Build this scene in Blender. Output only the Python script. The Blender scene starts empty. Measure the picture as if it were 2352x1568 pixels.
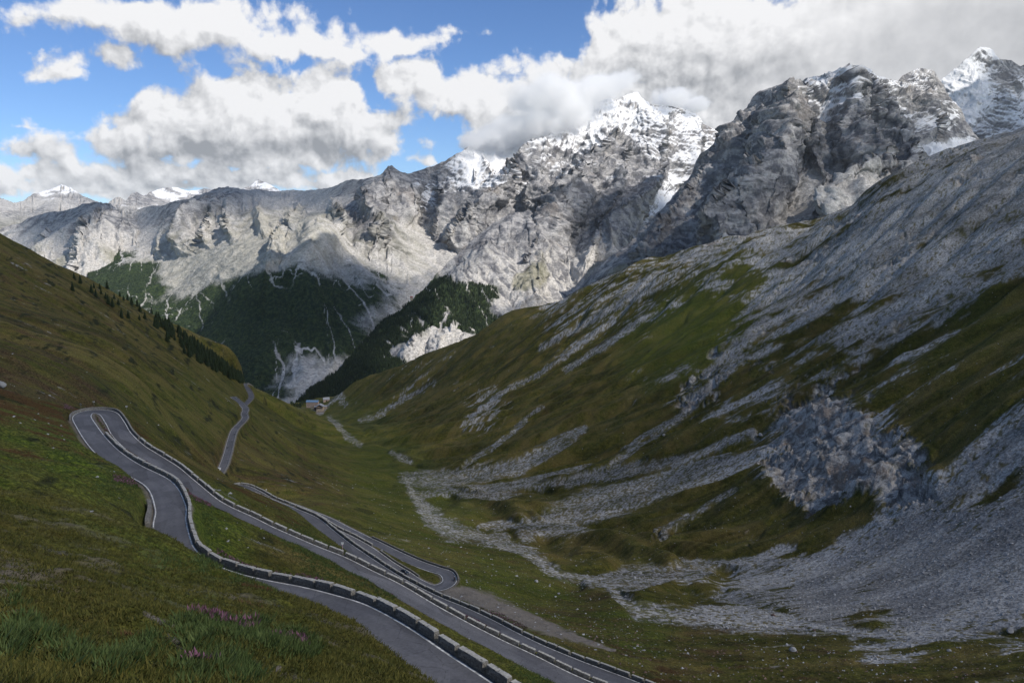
import bpy, bmesh, math, random
import numpy as np
from mathutils import Vector, Matrix
C = bpy.context.scene.collection
F32 = np.float32
R = math.radians
# ------------------------------------------------------------------ camera
LENS, PITCH = 28.0, R(8.3)
cam_d = bpy.data.cameras.new('camera'); cam = bpy.data.objects.new('camera', cam_d); C.objects.link(cam)
cam_d.lens = LENS; cam_d.sensor_width = 36.0; cam_d.clip_start = 0.5; cam_d.clip_end = 90000
cam.location = (0, 0, 0); cam.rotation_euler = (math.pi/2 - PITCH, 0, 0)
bpy.context.scene.camera = cam
# ------------------------------------------------------------------ sun, sky, exposure
SUN_AZ, SUN_EL = R(122), R(44)          # azimuth clockwise from the view direction (+Y)
SUN = Vector((math.sin(SUN_AZ)*math.cos(SUN_EL), math.cos(SUN_AZ)*math.cos(SUN_EL), math.sin(SUN_EL)))
sd = bpy.data.lights.new('sun', 'SUN'); sun = bpy.data.objects.new('sun', sd); C.objects.link(sun)
sd.energy = 5.0; sd.angle = R(0.5); sd.color = (1.0, 0.94, 0.86)
sun.rotation_euler = SUN.to_track_quat('Z', 'Y').to_euler()
W = bpy.data.worlds.new('World'); bpy.context.scene.world = W; W.use_nodes = True
wn, wl = W.node_tree.nodes, W.node_tree.links
bgn = wn['Background']; SKY_STRENGTH = 0.15; HAZE = 0.8e-5
bgn.inputs['Strength'].default_value = SKY_STRENGTH
sky = wn.new('ShaderNodeTexSky'); sky.sky_type = 'NISHITA'; sky.sun_disc = False
sky.sun_elevation = SUN_EL; sky.sun_rotation = SUN_AZ; sky.altitude = 2700
CLOUD_DARK, CLOUD_LIT, SKY_TINT = (2.2, 2.3, 2.5), (6.2, 6.2, 6.3), (0.52, 0.68, 0.90)
W.cycles.sample_map_resolution = 512; W.cycles.sampling_method = 'MANUAL'
wl.new(sky.outputs[0], bgn.inputs['Color'])
vs = bpy.context.scene.view_settings
vs.view_transform = 'Standard'; vs.look = 'None'; vs.exposure = 0.0; vs.gamma = 1.0
cy = bpy.context.scene.cycles
cy.use_denoising = True; cy.max_bounces = 12; cy.glossy_bounces = 2; cy.diffuse_bounces = 2; cy.transparent_max_bounces = 24

# ------------------------------------------------------------------ photo geometry -> world
# survey points are read off the photograph (2352 px wide) with a distance or a drop below the eye
PW, PH = 2352.0, 1568.0
FP = LENS/36.0*PW
cp, sp = math.cos(PITCH), math.sin(PITCH)
def ray(X, Y):
    a = (np.asarray(X, float)-PW/2)/FP; b = (PH/2-np.asarray(Y, float))/FP
    return np.stack([a, cp+b*sp, -sp+b*cp], -1)
def at_drop(X, Y, drop):
    r = ray(X, Y); return r*(np.asarray(drop)/-r[..., 2])[..., None]
def at_y(X, Y, y):
    r = ray(X, Y); return r*(np.asarray(y)/r[..., 1])[..., None]
def pix(P):
    x, y, z = P[..., 0], P[..., 1], P[..., 2]
    f = np.maximum(y*cp-z*sp, 1e-3); u = y*sp+z*cp
    return PW/2+FP*x/f, PH/2-FP*u/f

# ------------------------------------------------------------------ noise tools (numpy)
from concurrent.futures import ThreadPoolExecutor
_PERM = np.random.default_rng(1234).permutation(4096).astype(np.int32)
def _hash(ix, iy, seed):
    return _PERM[(_PERM[(ix+seed*57) & 4095]+iy+seed*131) & 4095]
_ANG = np.linspace(0, 2*np.pi, 4096, endpoint=False)
_GX, _GY = np.cos(_ANG).astype(F32), np.sin(_ANG).astype(F32)
_RA, _RB, _RC = (np.random.default_rng(k).random(4096).astype(F32) for k in (5, 6, 7))
_POOL = ThreadPoolExecutor(4)
def par(fn):
    """run an elementwise noise over four strips at once"""
    def run(*a, **k):
        n = [q for q in a if isinstance(q, np.ndarray) and q.ndim >= 1]
        if not n or n[0].size < 60000 or getattr(_TLS, 'inside', False): return fn(*a, **k)
        m = n[0].shape[0]; cuts = np.linspace(0, m, 9).astype(int)
        a = [np.asarray(q, F32) if isinstance(q, np.ndarray) else q for q in a]
        def job(i):
            _TLS.inside = True
            try: return fn(*[q[cuts[i]:cuts[i+1]] if isinstance(q, np.ndarray) and q.ndim >= 1 else q for q in a], **k)
            finally: _TLS.inside = False
        r = list(_POOL.map(job, range(8)))
        return tuple(np.concatenate(z) for z in zip(*r)) if isinstance(r[0], tuple) else np.concatenate(r)
    return run
import threading
_TLS = threading.local()
def _cell(x, y):
    x = np.asarray(x, F32); y = np.asarray(y, F32); xf, yf = np.floor(x), np.floor(y)
    return xf.astype(np.int32), yf.astype(np.int32), x-xf, y-yf
@par
def perlin(x, y, seed=0):
    xi, yi, fx, fy = _cell(x, y)
    u = fx*fx*fx*(fx*(fx*6-15)+10); v = fy*fy*fy*(fy*(fy*6-15)+10)
    def g(dx, dy):
        h = _hash(xi+dx, yi+dy, seed); return _GX[h]*(fx-dx)+_GY[h]*(fy-dy)
    a = g(0, 0); b = g(1, 0); c = g(0, 1); d = g(1, 1)
    a = a+u*(b-a); c = c+u*(d-c)
    return (a+v*(c-a))*F32(1.5)
@par
def fbm(x, y, octv, seed=0, gain=0.5, lac=2.03):
    s = 0; a = 1.0; n = 0
    for k in range(octv):
        s = s+a*perlin(x, y, seed+k*17); n += a; a *= gain; x = x*lac+3.7; y = y*lac-1.3
    return s/n
@par
def ridged(x, y, octv, seed=0, gain=0.5, lac=2.07):
    s = 0; a = 1.0; n = 0; w = 1.0
    for k in range(octv):
        r = 1-np.abs(perlin(x, y, seed+k*31)); r = r*r
        s = s+a*r*w; w = np.clip(r*1.4, 0, 1); n += a; a *= gain; x = x*lac+5.1; y = y*lac+2.9
    return s/n
@par
def facet(x, y, seed, tilt=0.9):
    """tilted faces that meet in sharp crests"""
    xi, yi, fx, fy = _cell(x, y); out = np.full(fx.shape, 9.0, F32)
    for i in (-1, 0, 1):
        for j in (-1, 0, 1):
            h = _hash(xi+i, yi+j, seed); vx = fx-i-_RA[h]; vy = fy-j-_RB[h]; h2 = (h*7+seed) & 4095
            np.minimum(out, _RC[h]*F32(.5)+F32(tilt)*((_RA[h2]-F32(.5))*vx*2+(_RB[h2]-F32(.5))*vy*2)+F32(.75)*(vx*vx+vy*vy), out=out)
    return out-F32(.32)
@par
def facets(x, y, octv, seed=0, gain=0.47, lac=2.2):
    s = 0; a = 1.0
    for k in range(octv):
        s = s+a*facet(x, y, seed+k*13); a *= gain; x, y = x*lac*.94+y*lac*.34+1.7, y*lac*.94-x*lac*.34+.9
    return s
@par
def gully(px, py, dx, dy, k, seed):
    """waves of k cycles per cell that run along the fall line (dx,dy): returns cos, sin"""
    xi, yi, fx, fy = _cell(px, py); co = np.zeros(fx.shape, F32); si = np.zeros(fx.shape, F32)
    for i in (-1, 0, 1):
        for j in (-1, 0, 1):
            h = _hash(xi+i, yi+j, seed); vx = fx-i-_RA[h]; vy = fy-j-_RB[h]
            w = np.exp(-(vx*vx+vy*vy)*F32(2.5)); ph = (vy*dx-vx*dy)*F32(2*np.pi*k)
            co += w*np.cos(ph); si += w*np.sin(ph)
    n = np.sqrt(co*co+si*si)+F32(0.15)
    return co/n, si/n
def sstep(a, b, x):
    t = np.clip((x-a)/(b-a), 0, 1); return t*t*(3-2*t)
class TPS:
    def __init__(s, xy, v, lam=0.0, scale=1.0):
        s.xy = np.asarray(xy, float)/scale; s.sc = scale; n = len(s.xy)
        K = s.k(s.xy, s.xy)+lam*np.eye(n); P = np.c_[np.ones(n), s.xy]
        A = np.block([[K, P], [P.T, np.zeros((3, 3))]])
        s.w = np.linalg.solve(A, np.r_[np.asarray(v, float), 0, 0, 0])
    @staticmethod
    def k(a, b):
        d2 = ((a[:, None, :]-b[None])**2).sum(-1); return 0.5*d2*np.log(d2+1e-12)
    def __call__(s, xy):
        xy = np.asarray(xy, float)/s.sc; out = np.empty(len(xy))
        for i in range(0, len(xy), 20000):
            q = xy[i:i+20000]; out[i:i+20000] = s.k(q, s.xy)@s.w[:-3]+s.w[-3]+q@s.w[-2:]
        return out
def upsample(a, n0, n1):
    def up(a, n):
        m = a.shape[0]; t = np.linspace(0, m-1, n); i = np.minimum(t.astype(int), m-2); f = (t-i)[:, None]
        g = lambda k: a[np.clip(i+k, 0, m-1)]
        p0, p1, p2, p3 = g(-1), g(0), g(1), g(2)
        return p1+0.5*f*(p2-p0+f*(2*p0-5*p1+4*p2-p3+f*(3*(p1-p2)+p3-p0)))
    return up(up(a, n0).T, n1).T
def spline(pts, step):
    """centripetal-ish Catmull-Rom through 3-D points, resampled every step metres"""
    P = np.asarray(pts, float); Q = np.vstack([2*P[0]-P[1], P, 2*P[-1]-P[-2]]); o = []
    for i in range(1, len(Q)-2):
        t = np.linspace(0, 1, 40, endpoint=False)[:, None]
        p0, p1, p2, p3 = Q[i-1], Q[i], Q[i+1], Q[i+2]
        o.append(p1+0.5*t*(p2-p0+t*(2*p0-5*p1+4*p2-p3+t*(3*(p1-p2)+p3-p0))))
    o = np.vstack(o+[P[-1:]]); L = np.r_[0, np.cumsum(np.linalg.norm(np.diff(o, axis=0), axis=1))]
    s = np.linspace(0, L[-1], max(3, int(L[-1]/step)+1))
    return np.stack([np.interp(s, L, o[:, k]) for k in range(3)], 1)
def poly(pl, X):
    pl = np.asarray(pl, float); return np.interp(X, pl[:, 0], pl[:, 1])

# ------------------------------------------------------------------ mesh tools
def link(name, me, mat=None, parent=None):
    o = bpy.data.objects.new(name, me); C.objects.link(o)
    if mat is not None: me.materials.append(mat)
    if parent is not None: o.parent = parent
    return o
def grid_mesh(name, P, attrs=None, smooth=True):
    n, m = P.shape[:2]; v = np.ascontiguousarray(P.reshape(-1, 3), F32)
    i = np.arange(n*m).reshape(n, m)
    q = np.stack([i[:-1, :-1], i[1:, :-1], i[1:, 1:], i[:-1, 1:]], -1).reshape(-1, 4).astype(np.int32)
    return raw_mesh(name, v, q, attrs, smooth)
def raw_mesh(name, v, q, attrs=None, smooth=False):
    me = bpy.data.meshes.new(name); k = q.shape[1]
    me.vertices.add(len(v)); me.vertices.foreach_set('co', np.ascontiguousarray(v, F32).ravel())
    me.loops.add(q.size); me.loops.foreach_set('vertex_index', np.ascontiguousarray(q, np.int32).ravel())
    me.polygons.add(len(q)); me.polygons.foreach_set('loop_start', np.arange(0, q.size, k, dtype=np.int32))
    me.polygons.foreach_set('use_smooth', np.full(len(q), smooth))
    for an, av in (attrs or {}).items():
        av = np.asarray(av, F32)
        if av.ndim > 1 and av.shape[-1] == 3 and av.size == 3*len(v):
            at = me.attributes.new(an, 'FLOAT_VECTOR', 'POINT'); at.data.foreach_set('vector', np.ascontiguousarray(av).ravel())
        else:
            at = me.attributes.new(an, 'FLOAT', 'POINT'); at.data.foreach_set('value', np.ascontiguousarray(av).ravel())
    me.update(calc_edges=True); return me
def grid_normals(P):
    du = np.gradient(P, axis=0); dv = np.gradient(P, axis=1)
    N = np.cross(du, dv); N /= np.linalg.norm(N, axis=-1, keepdims=True)+1e-9
    return N
def tag(o, label=None, cat=None, group=None, kind=None):
    if label: o['label'] = label
    if cat: o['category'] = cat
    if group: o['group'] = group
    if kind: o['kind'] = kind
    return o

# ------------------------------------------------------------------ materials (all node based)
class NT:
    def __init__(s, name, rough=0.9, spec=0.2):
        s.m = bpy.data.materials.new(name); s.m.use_nodes = True; s.t = s.m.node_tree; s.n = s.t.nodes; s.l = s.t.links
        s.b = s.n['Principled BSDF']; s.b.inputs['Roughness'].default_value = rough; s.b.inputs['Specular IOR Level'].default_value = spec
        s.pos = s.n.new('ShaderNodeTexCoord').outputs['Object']
    def put(s, sock, v):
        if isinstance(v, bpy.types.NodeSocket): s.l.new(v, sock)
        elif isinstance(v, (tuple, list)) and len(v) == 3 and sock.type == 'RGBA': sock.default_value = (*v, 1)
        else: sock.default_value = v
    def attr(s, name):
        a = s.n.new('ShaderNodeAttribute'); a.attribute_name = name; return a.outputs['Fac']
    def mul(s, v, k):
        a = s.n.new('ShaderNodeVectorMath'); a.operation = 'MULTIPLY'; s.put(a.inputs[0], v); a.inputs[1].default_value = k; return a.outputs[0]
    def noise(s, scale, detail=5, rough=0.55, vec=None, dist=0.0):
        a = s.n.new('ShaderNodeTexNoise'); a.inputs['Scale'].default_value = scale; a.inputs['Detail'].default_value = detail
        a.inputs['Roughness'].default_value = rough; a.inputs['Distortion'].default_value = dist; s.put(a.inputs['Vector'], s.pos if vec is None else vec); return a.outputs['Fac']
    def vor(s, scale, feat='F1', out='Distance', vec=None, rand=1.0):
        a = s.n.new('ShaderNodeTexVoronoi'); a.feature = feat; a.inputs['Scale'].default_value = scale; a.inputs['Randomness'].default_value = rand
        s.put(a.inputs['Vector'], s.pos if vec is None else vec); return a.outputs[out]
    def ramp(s, v, a, b, c=0.0, d=1.0):
        m = s.n.new('ShaderNodeMapRange'); m.interpolation_type = 'SMOOTHSTEP'; s.put(m.inputs[0], v)
        for i, q in zip((1, 2, 3, 4), (a, b, c, d)): m.inputs[i].default_value = q
        return m.outputs[0]
    def math(s, op, a, b=0.0, c=0.0, clamp=False):
        m = s.n.new('ShaderNodeMath'); m.operation = op; m.use_clamp = clamp
        for i, v in enumerate((a, b, c)): s.put(m.inputs[i], v)
        return m.outputs[0]
    def mix(s, f, a, b):
        m = s.n.new('ShaderNodeMix'); m.data_type = 'RGBA'; s.put(m.inputs[0], f); s.put(m.inputs[6], a); s.put(m.inputs[7], b); return m.outputs[2]
    def scale(s, col, f):
        m = s.n.new('ShaderNodeMix'); m.data_type = 'RGBA'; m.blend_type = 'MULTIPLY'; m.inputs[0].default_value = 1.0; s.put(m.inputs[6], col)
        c = s.n.new('ShaderNodeCombineColor')
        for i in range(3): s.put(c.inputs[i], f)
        s.l.new(c.outputs[0], m.inputs[7]); return m.outputs[2]
    def bump(s, h, dist, strength=1.0, prev=None):
        b = s.n.new('ShaderNodeBump'); b.inputs['Strength'].default_value = strength; b.inputs['Distance'].default_value = dist; s.put(b.inputs['Height'], h)
        if prev is not None: s.l.new(prev, b.inputs['Normal'])
        return b.outputs[0]
    def done(s, col, normal=None):
        s.put(s.b.inputs['Base Color'], col)
        if normal is not None: s.l.new(normal, s.b.inputs['Normal'])
        return s.m
def mat_ground():
    s = NT('alpine_ground', 0.95, 0.1)
    n1 = s.noise(0.035, 6); n2 = s.noise(0.25, 6, 0.6); n3 = s.noise(1.3, 5, 0.65); n4 = s.noise(5.0, 4, 0.7)
    grass = s.mix(s.ramp(n2, 0.35, 0.65), (0.046, 0.046, 0.010), (0.100, 0.090, 0.019))
    grass = s.mix(s.ramp(n1, 0.45, 0.65), grass, (0.125, 0.098, 0.030))
    grass = s.mix(s.ramp(s.attr('tone'), .52, .95, 0, .75), grass, (0.150, 0.118, 0.040)); grass = s.scale(grass, s.ramp(s.attr('tone'), .05, .45, .55, 1.0))
    grass = s.mix(s.attr('lush'), grass, s.mix(s.ramp(n3, 0.35, 0.65), (0.044, 0.078, 0.010), (0.105, 0.132, 0.018)))
    dark = s.attr('dark')
    heath = s.mix(s.ramp(n3, 0.35, 0.65), (0.046, 0.028, 0.014), (0.100, 0.062, 0.034))
    grass = s.mix(s.attr('heath'), grass, heath)
    grass = s.mix(dark, grass, (0.022, 0.026, 0.010))
    grass = s.scale(grass, s.ramp(n3, 0.30, 0.70, 0.50, 1.35)); grass = s.scale(grass, s.ramp(n4, 0.3, 0.7, 0.65, 1.25))
    v = s.vor(0.9, out='Color'); vg = s.n.new('ShaderNodeSeparateColor'); s.l.new(v, vg.inputs[0])
    scree = s.mix(s.ramp(n1, 0.4, 0.6), (0.258, 0.258, 0.262), (0.330, 0.322, 0.312))
    scree = s.scale(scree, s.ramp(vg.outputs[0], 0, 1, 0.62, 1.30)); scree = s.scale(scree, s.ramp(n3, 0.3, 0.7, 0.72, 1.2))
    scree = s.scale(scree, s.ramp(s.attr('tone'), .1, 1.0, .72, 1.30))
    rock = s.mix(s.ramp(s.noise(0.12, 8, 0.68, dist=0.6), 0.40, 0.60), (0.150, 0.142, 0.136), (0.490, 0.472, 0.450))
    rock = s.mix(s.ramp(n1, 0.52, 0.68), rock, (0.26, 0.205, 0.165)); rock = s.scale(rock, s.ramp(n3, 0.3, 0.7, 0.6, 1.25))
    dirt = s.scale(s.mix(n2, (0.15, 0.128, 0.108), (0.235, 0.210, 0.185)), s.ramp(n4, 0.3, 0.7, 0.75, 1.2))
    c = s.mix(s.attr('scree'), grass, scree); c = s.mix(s.attr('rock'), c, rock); c = s.mix(s.attr('dirt'), c, dirt)
    h = s.math('ADD', s.math('MULTIPLY', n3, 0.7), s.math('MULTIPLY', n4, 0.25))
    nb = s.bump(h, 0.55); nb = s.bump(n2, 2.0, 0.8, nb)
    return s.done(c, nb)
def mat_mountain(name, k=1.0, blue=0.0):
    s = NT(name, 0.95, 0.1)
    st = s.mul(s.pos, (0.35, 0.35, 2.2))
    nA = s.noise(0.0035, 6, 0.6); nB = s.noise(0.016, 7, 0.66, dist=0.5); nS = s.noise(0.016, 6, 0.65, vec=st); nC = s.noise(0.09, 5, 0.7)
    rock = s.mix(s.ramp(nB, 0.40, 0.60), (0.150, 0.152, 0.166), (0.440, 0.430, 0.424))
    rock = s.mix(s.ramp(nS, 0.50, 0.58, 0, 0.7), rock, (0.195, 0.192, 0.196))
    rock = s.mix(s.ramp(nA, 0.56, 0.68, 0, 0.35), rock, (0.345, 0.285, 0.230))
    scree = s.mix(s.ramp(nB, 0.3, 0.7), (0.455, 0.438, 0.412), (0.600, 0.578, 0.545)); scree = s.scale(scree, s.ramp(nC, 0.3, 0.7, 0.85, 1.12))
    c = s.mix(s.attr('scree'), rock, scree)
    c = s.scale(c, s.ramp(nC, 0.3, 0.7, 0.72, 1.2))
    green = s.mix(s.ramp(nB, 0.4, 0.6), (0.170, 0.165, 0.095), (0.290, 0.275, 0.190))
    c = s.mix(s.attr('green'), c, green)
    forest = s.mix(s.ramp(s.noise(0.06, 5, 0.7), 0.4, 0.62), (0.020, 0.034, 0.018), (0.058, 0.082, 0.030))
    c = s.mix(s.attr('forest'), c, forest)
    c = s.mix(s.attr('snow'), c, (0.86, 0.87, 0.89))
    nb = s.bump(nB, 18.0, 1.0); nb = s.bump(nS, 7.0, 0.7, nb); nb = s.bump(nC, 5.0, 1.0, nb)
    return s.done(c, nb)
def mat_plain(name, col, rough=0.8, var=0.0, sc=2.0, spec=0.3, metal=0.0, bump=0.0):
    s = NT(name, rough, spec); s.b.inputs['Metallic'].default_value = metal
    n = s.noise(sc, 5, 0.6)
    c = s.scale(col, s.ramp(n, 0.3, 0.7, 1-var, 1+var)) if var else col
    return s.done(c, s.bump(n, bump) if bump else None)
def mat_asphalt():
    s = NT('asphalt', 0.85, 0.25)
    n = s.noise(0.12, 5, 0.6); n2 = s.noise(2.5, 4, 0.6)
    c = s.mix(s.ramp(n, 0.35, 0.65), (0.100, 0.100, 0.112), (0.128, 0.127, 0.138)); c = s.scale(c, s.ramp(n2, 0.3, 0.7, 0.88, 1.1))
    a = s.attr('across')       # worn wheel tracks
    tr = s.math('MULTIPLY', s.ramp(s.math('ABSOLUTE', s.math('SUBTRACT', s.math('ABSOLUTE', a), 0.42)), 0.0, 0.22, 1, 0), 0.10)
    c = s.scale(c, s.math('ADD', tr, 0.97))
    c = s.scale(c, s.ramp(s.math('ABSOLUTE', a), 0.88, 1.0, 1.0, 0.72))
    cb = s.n.new('ShaderNodeCombineXYZ'); s.put(cb.inputs[0], s.math('MULTIPLY', s.attr('along'), 0.075)); s.put(cb.inputs[1], s.math('MULTIPLY', a, 0.8))
    pc = s.n.new('ShaderNodeSeparateColor'); s.l.new(s.vor(1.0, out='Color', vec=cb.outputs[0]), pc.inputs[0]); c = s.scale(c, s.ramp(pc.outputs[0], 0.62, 0.70, 1.0, 0.80)); c = s.scale(c, s.ramp(pc.outputs[1], 0.70, 0.76, 1.0, 1.16))       # mended patches
    ck = s.vor(0.22, 'DISTANCE_TO_EDGE', vec=s.mul(s.pos, (1, 1, 0))); c = s.scale(c, s.ramp(s.math('ADD', ck, s.math('MULTIPLY', n2, 0.05)), 0.022, 0.040, 0.72, 1.0))      # cracks
    c = s.mix(s.math('MULTIPLY', s.ramp(s.math('ABSOLUTE', a), 0.80, 1.0), s.ramp(s.noise(0.5, 4, 0.6), 0.5, 0.68)), c, (0.19, 0.17, 0.15))      # grit washed on to the edge
    return s.done(c, s.bump(n2, 0.02))
def mat_stone(name='dry_stone', k=1.0):
    s = NT(name, 0.92, 0.15)
    w = s.mul(s.pos, (2.2, 2.2, 3.4)); vc = s.vor(1.0, out='Color', vec=w); e = s.vor(1.0, 'DISTANCE_TO_EDGE', vec=w)
    g = s.n.new('ShaderNodeSeparateColor'); s.l.new(vc, g.inputs[0]); n = s.noise(3.0, 6, 0.65)
    c = s.mix(g.outputs[0], tuple(k*x for x in (0.170, 0.160, 0.145)), tuple(k*x for x in (0.300, 0.285, 0.260)))
    c = s.mix(s.ramp(n, 0.55, 0.72, 0, 0.6), c, (0.16, 0.135, 0.09)); c = s.scale(c, s.ramp(n, 0.3, 0.7, 0.75, 1.15)); c = s.scale(c, s.ramp(e, 0.0, 0.07, 0.45, 1.0))
    return s.done(c, s.bump(s.ramp(e, 0, 0.12), 0.04))
def mat_leaf(name, a, b, trans=True):
    s = NT(name, 0.8, 0.15)
    c = s.mix(s.attr('tone'), a, b); s.put(s.b.inputs['Base Color'], c); return s.m
M_ground, M_rock = mat_ground(), mat_mountain('mountain_rock')
M_asphalt, M_stone = mat_asphalt(), mat_stone()
M_line = mat_plain('road_paint', (0.58, 0.58, 0.57), 0.7, 0.45, 1.4)
M_grass = mat_leaf('grass_blades', (0.030, 0.040, 0.008), (0.125, 0.110, 0.026))
M_herb = mat_leaf('herb_leaves', (0.026, 0.050, 0.012), (0.095, 0.125, 0.040))
M_heath = mat_leaf('heath_twigs', (0.055, 0.030, 0.014), (0.150, 0.085, 0.042))
M_pink = mat_leaf('fireweed_blossom', (0.105, 0.045, 0.060), (0.240, 0.110, 0.185))
M_needle = mat_leaf('conifer_needles', (0.010, 0.018, 0.008), (0.034, 0.050, 0.018))
M_bark = mat_plain('bark', (0.07, 0.05, 0.035), 0.9, 0.3, 4.0)
M_stones = mat_plain('loose_stone', (0.30, 0.30, 0.305), 0.9, 0.35, 0.35)
M_redstone = mat_plain('reddish_stone', (0.16, 0.105, 0.085), 0.9, 0.35, 0.6)
# ------------------------------------------------------------------ clouds of the sky (direction based: azimuth, elevation)
def az_el(X, Y):
    r = ray(X, Y); return math.atan2(r[0], r[1]), math.atan2(r[2], math.hypot(r[0], r[1]))
BLOBS = [(420,62,310,62,.95),(270,52,150,42,.8),(660,96,270,52,.85),(890,92,180,38,.72),(1020,62,110,18,.42),(500,146,150,40,.42),(575,180,90,34,.40),
  (220,138,160,32,.66),(110,163,90,22,.5),(40,40,70,14,.35),
  (420,285,140,84,1.05),(372,240,62,55,.85),(560,265,190,90,1.15),(750,240,140,92,1.05),(835,300,110,70,.95),(620,335,320,62,1.1),(270,322,130,46,.75),(100,345,140,32,.62),(285,258,70,24,.5),
  (120,402,170,40,.75),(330,402,200,48,.85),(560,412,230,42,.85),(780,405,140,40,.85),(40,442,90,22,.5),(200,428,230,30,.8),(480,432,260,30,.8),(730,428,160,30,.75),(975,380,70,18,.55),(60,298,110,8,.3),
  (955,190,100,78,.85),(1050,225,120,80,.95),(1160,255,160,90,1.05),(1280,220,170,105,1.1),(1400,150,105,135,1.1),(1480,75,115,85,1.05),(1620,120,240,150,1.3),(1870,150,300,180,1.4),(2190,120,400,240,1.5),(1720,28,110,36,.8),(2340,-40,440,140,1.3),(1700,260,260,110,1.2)]
GREY = [(660,352,280,30,.34),(800,335,120,40,.28),(560,318,170,40,.2),(150,345,190,26,.45),(285,262,64,22,.45),(430,105,260,26,.2),(1330,285,170,34,.25),(1640,215,230,70,.2),(330,425,200,20,.25),(60,40,60,14,.3),(600,160,90,30,.15),(1050,270,90,24,.2)]
def build_sky():
    N, L = wn, wl
    def mth(op, a, b=None, c=None, clamp=False):
        m = N.new('ShaderNodeMath'); m.operation = op; m.use_clamp = clamp
        for i, v in enumerate((a, b, c)):
            if v is None: continue
            if isinstance(v, (int, float)): m.inputs[i].default_value = v
            else: L.new(v, m.inputs[i])
        return m.outputs[0]
    def ramp(v, a, b, c=0.0, d=1.0):
        m = N.new('ShaderNodeMapRange'); m.interpolation_type = 'SMOOTHSTEP'; L.new(v, m.inputs[0])
        for i, q in zip((1, 2, 3, 4), (a, b, c, d)): m.inputs[i].default_value = q
        return m.outputs[0]
    def vec(op, a, b, c=None):
        m = N.new('ShaderNodeVectorMath'); m.operation = op
        for i, v in enumerate((a, b, c)):
            if v is None: continue
            if isinstance(v, tuple): m.inputs[i].default_value = v
            else: L.new(v, m.inputs[i])
        return m
    def noise(p, sc, det, ro, out='Fac'):
        t = N.new('ShaderNodeTexNoise'); t.noise_dimensions = '2D'; t.inputs['Scale'].default_value = sc; t.inputs['Detail'].default_value = det; t.inputs['Roughness'].default_value = ro
        L.new(p, t.inputs['Vector']); return t.outputs[out]
    def puffs(p, sc, det):
        t = N.new('ShaderNodeTexVoronoi'); t.voronoi_dimensions = '2D'; t.inputs['Scale'].default_value = sc; t.inputs['Detail'].default_value = det; t.inputs['Roughness'].default_value = 0.55; t.normalize = True
        L.new(p, t.inputs['Vector']); return mth('SUBTRACT', 0.4, t.outputs['Distance'])
    geo = N.new('ShaderNodeTexCoord'); sx = N.new('ShaderNodeSeparateXYZ'); L.new(geo.outputs['Generated'], sx.inputs[0])
    u = mth('ARCTAN2', sx.outputs[0], sx.outputs[1]); v = mth('ARCSINE', sx.outputs[2])
    cv = N.new('ShaderNodeCombineXYZ'); L.new(u, cv.inputs[0]); L.new(v, cv.inputs[1])
    wv = vec('SUBTRACT', noise(cv.outputs[0], 9.0, 3, 0.5, 'Color'), (.5, .5, .5)).outputs[0]
    wp = vec('MULTIPLY_ADD', wv, (.085, .05, 0), cv.outputs[0]).outputs[0]
    def masses(p):
        acc = None
        for X, Y, rx, ry, am in BLOBS:
            bu, bv = az_el(X, Y); su, sv = FP/rx*0.92, FP/ry*0.95
            q = vec('LENGTH', vec('MULTIPLY_ADD', p, (su, sv, 0), (-bu*su, -bv*sv, 0)).outputs[0], None)
            d = mth('MULTIPLY_ADD', q.outputs['Value'], -am*0.8, am)
            if acc is None: acc = d
            else: acc = mth('SMOOTH_MAX', acc, d, 0.18)
        return mth('MINIMUM', acc, 0.95)
    wf = vec('MULTIPLY_ADD', wv, (.022, .016, 0), cv.outputs[0]).outputs[0]      # fine billows are hardly bent, so that they stay round
    p1, p2 = vec('ADD', wf, (0.006, 0.010, 0)).outputs[0], vec('ADD', wp, (0.020, 0.040, 0)).outputs[0]
    a0, a2 = masses(wp), masses(p2)
    fine = lambda p: mth('MULTIPLY_ADD', puffs(p, 34.0, 2.5), 0.66, mth('MULTIPLY', mth('SUBTRACT', noise(p, 22.0, 9, 0.58), 0.5), 1.0))
    n0, n1 = fine(wf), fine(p1)
    d0 = mth('ADD', a0, n0)
    alpha = ramp(d0, 0.30, 0.58)
    ov = ramp(u, R(8), R(26))                               # the closed cloud bank over the right
    k1 = mth('MULTIPLY_ADD', ov, -1.3, 1.75)
    lit = mth('ADD', mth('MULTIPLY', mth('SUBTRACT', n0, n1), k1), mth('MULTIPLY', mth('SUBTRACT', a0, a2), 0.85))
    thick = ramp(d0, 0.55, 1.35, 0.0, 0.20)
    lit = mth('SUBTRACT', mth('ADD', lit, 0.76), thick)
    for X, Y, rx, ry, am in GREY:
        bu, bv = az_el(X, Y); su, sv = FP/rx*0.92, FP/ry*0.95
        q = vec('LENGTH', vec('MULTIPLY_ADD', wp, (su, sv, 0), (-bu*su, -bv*sv, 0)).outputs[0], None)
        lit = mth('SUBTRACT', lit, ramp(q.outputs['Value'], 1.25, 0.25, 0.0, am))
    big = mth('MULTIPLY', mth('SUBTRACT', noise(cv.outputs[0], 6.0, 3, 0.5), 0.5), 0.9)
    lit = mth('ADD', lit, mth('MULTIPLY_ADD', ov, -0.16, mth('MULTIPLY', big, 0.5)), clamp=True)
    mx = N.new('ShaderNodeMix'); mx.data_type = 'RGBA'; L.new(lit, mx.inputs[0]); mx.inputs[6].default_value = (*CLOUD_DARK, 1); mx.inputs[7].default_value = (*CLOUD_LIT, 1)
    tint = N.new('ShaderNodeMix'); tint.data_type = 'RGBA'; tint.blend_type = 'MULTIPLY'; tint.inputs[0].default_value = 1.0; L.new(sky.outputs[0], tint.inputs[6]); tint.inputs[7].default_value = (*SKY_TINT, 1)
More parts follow.
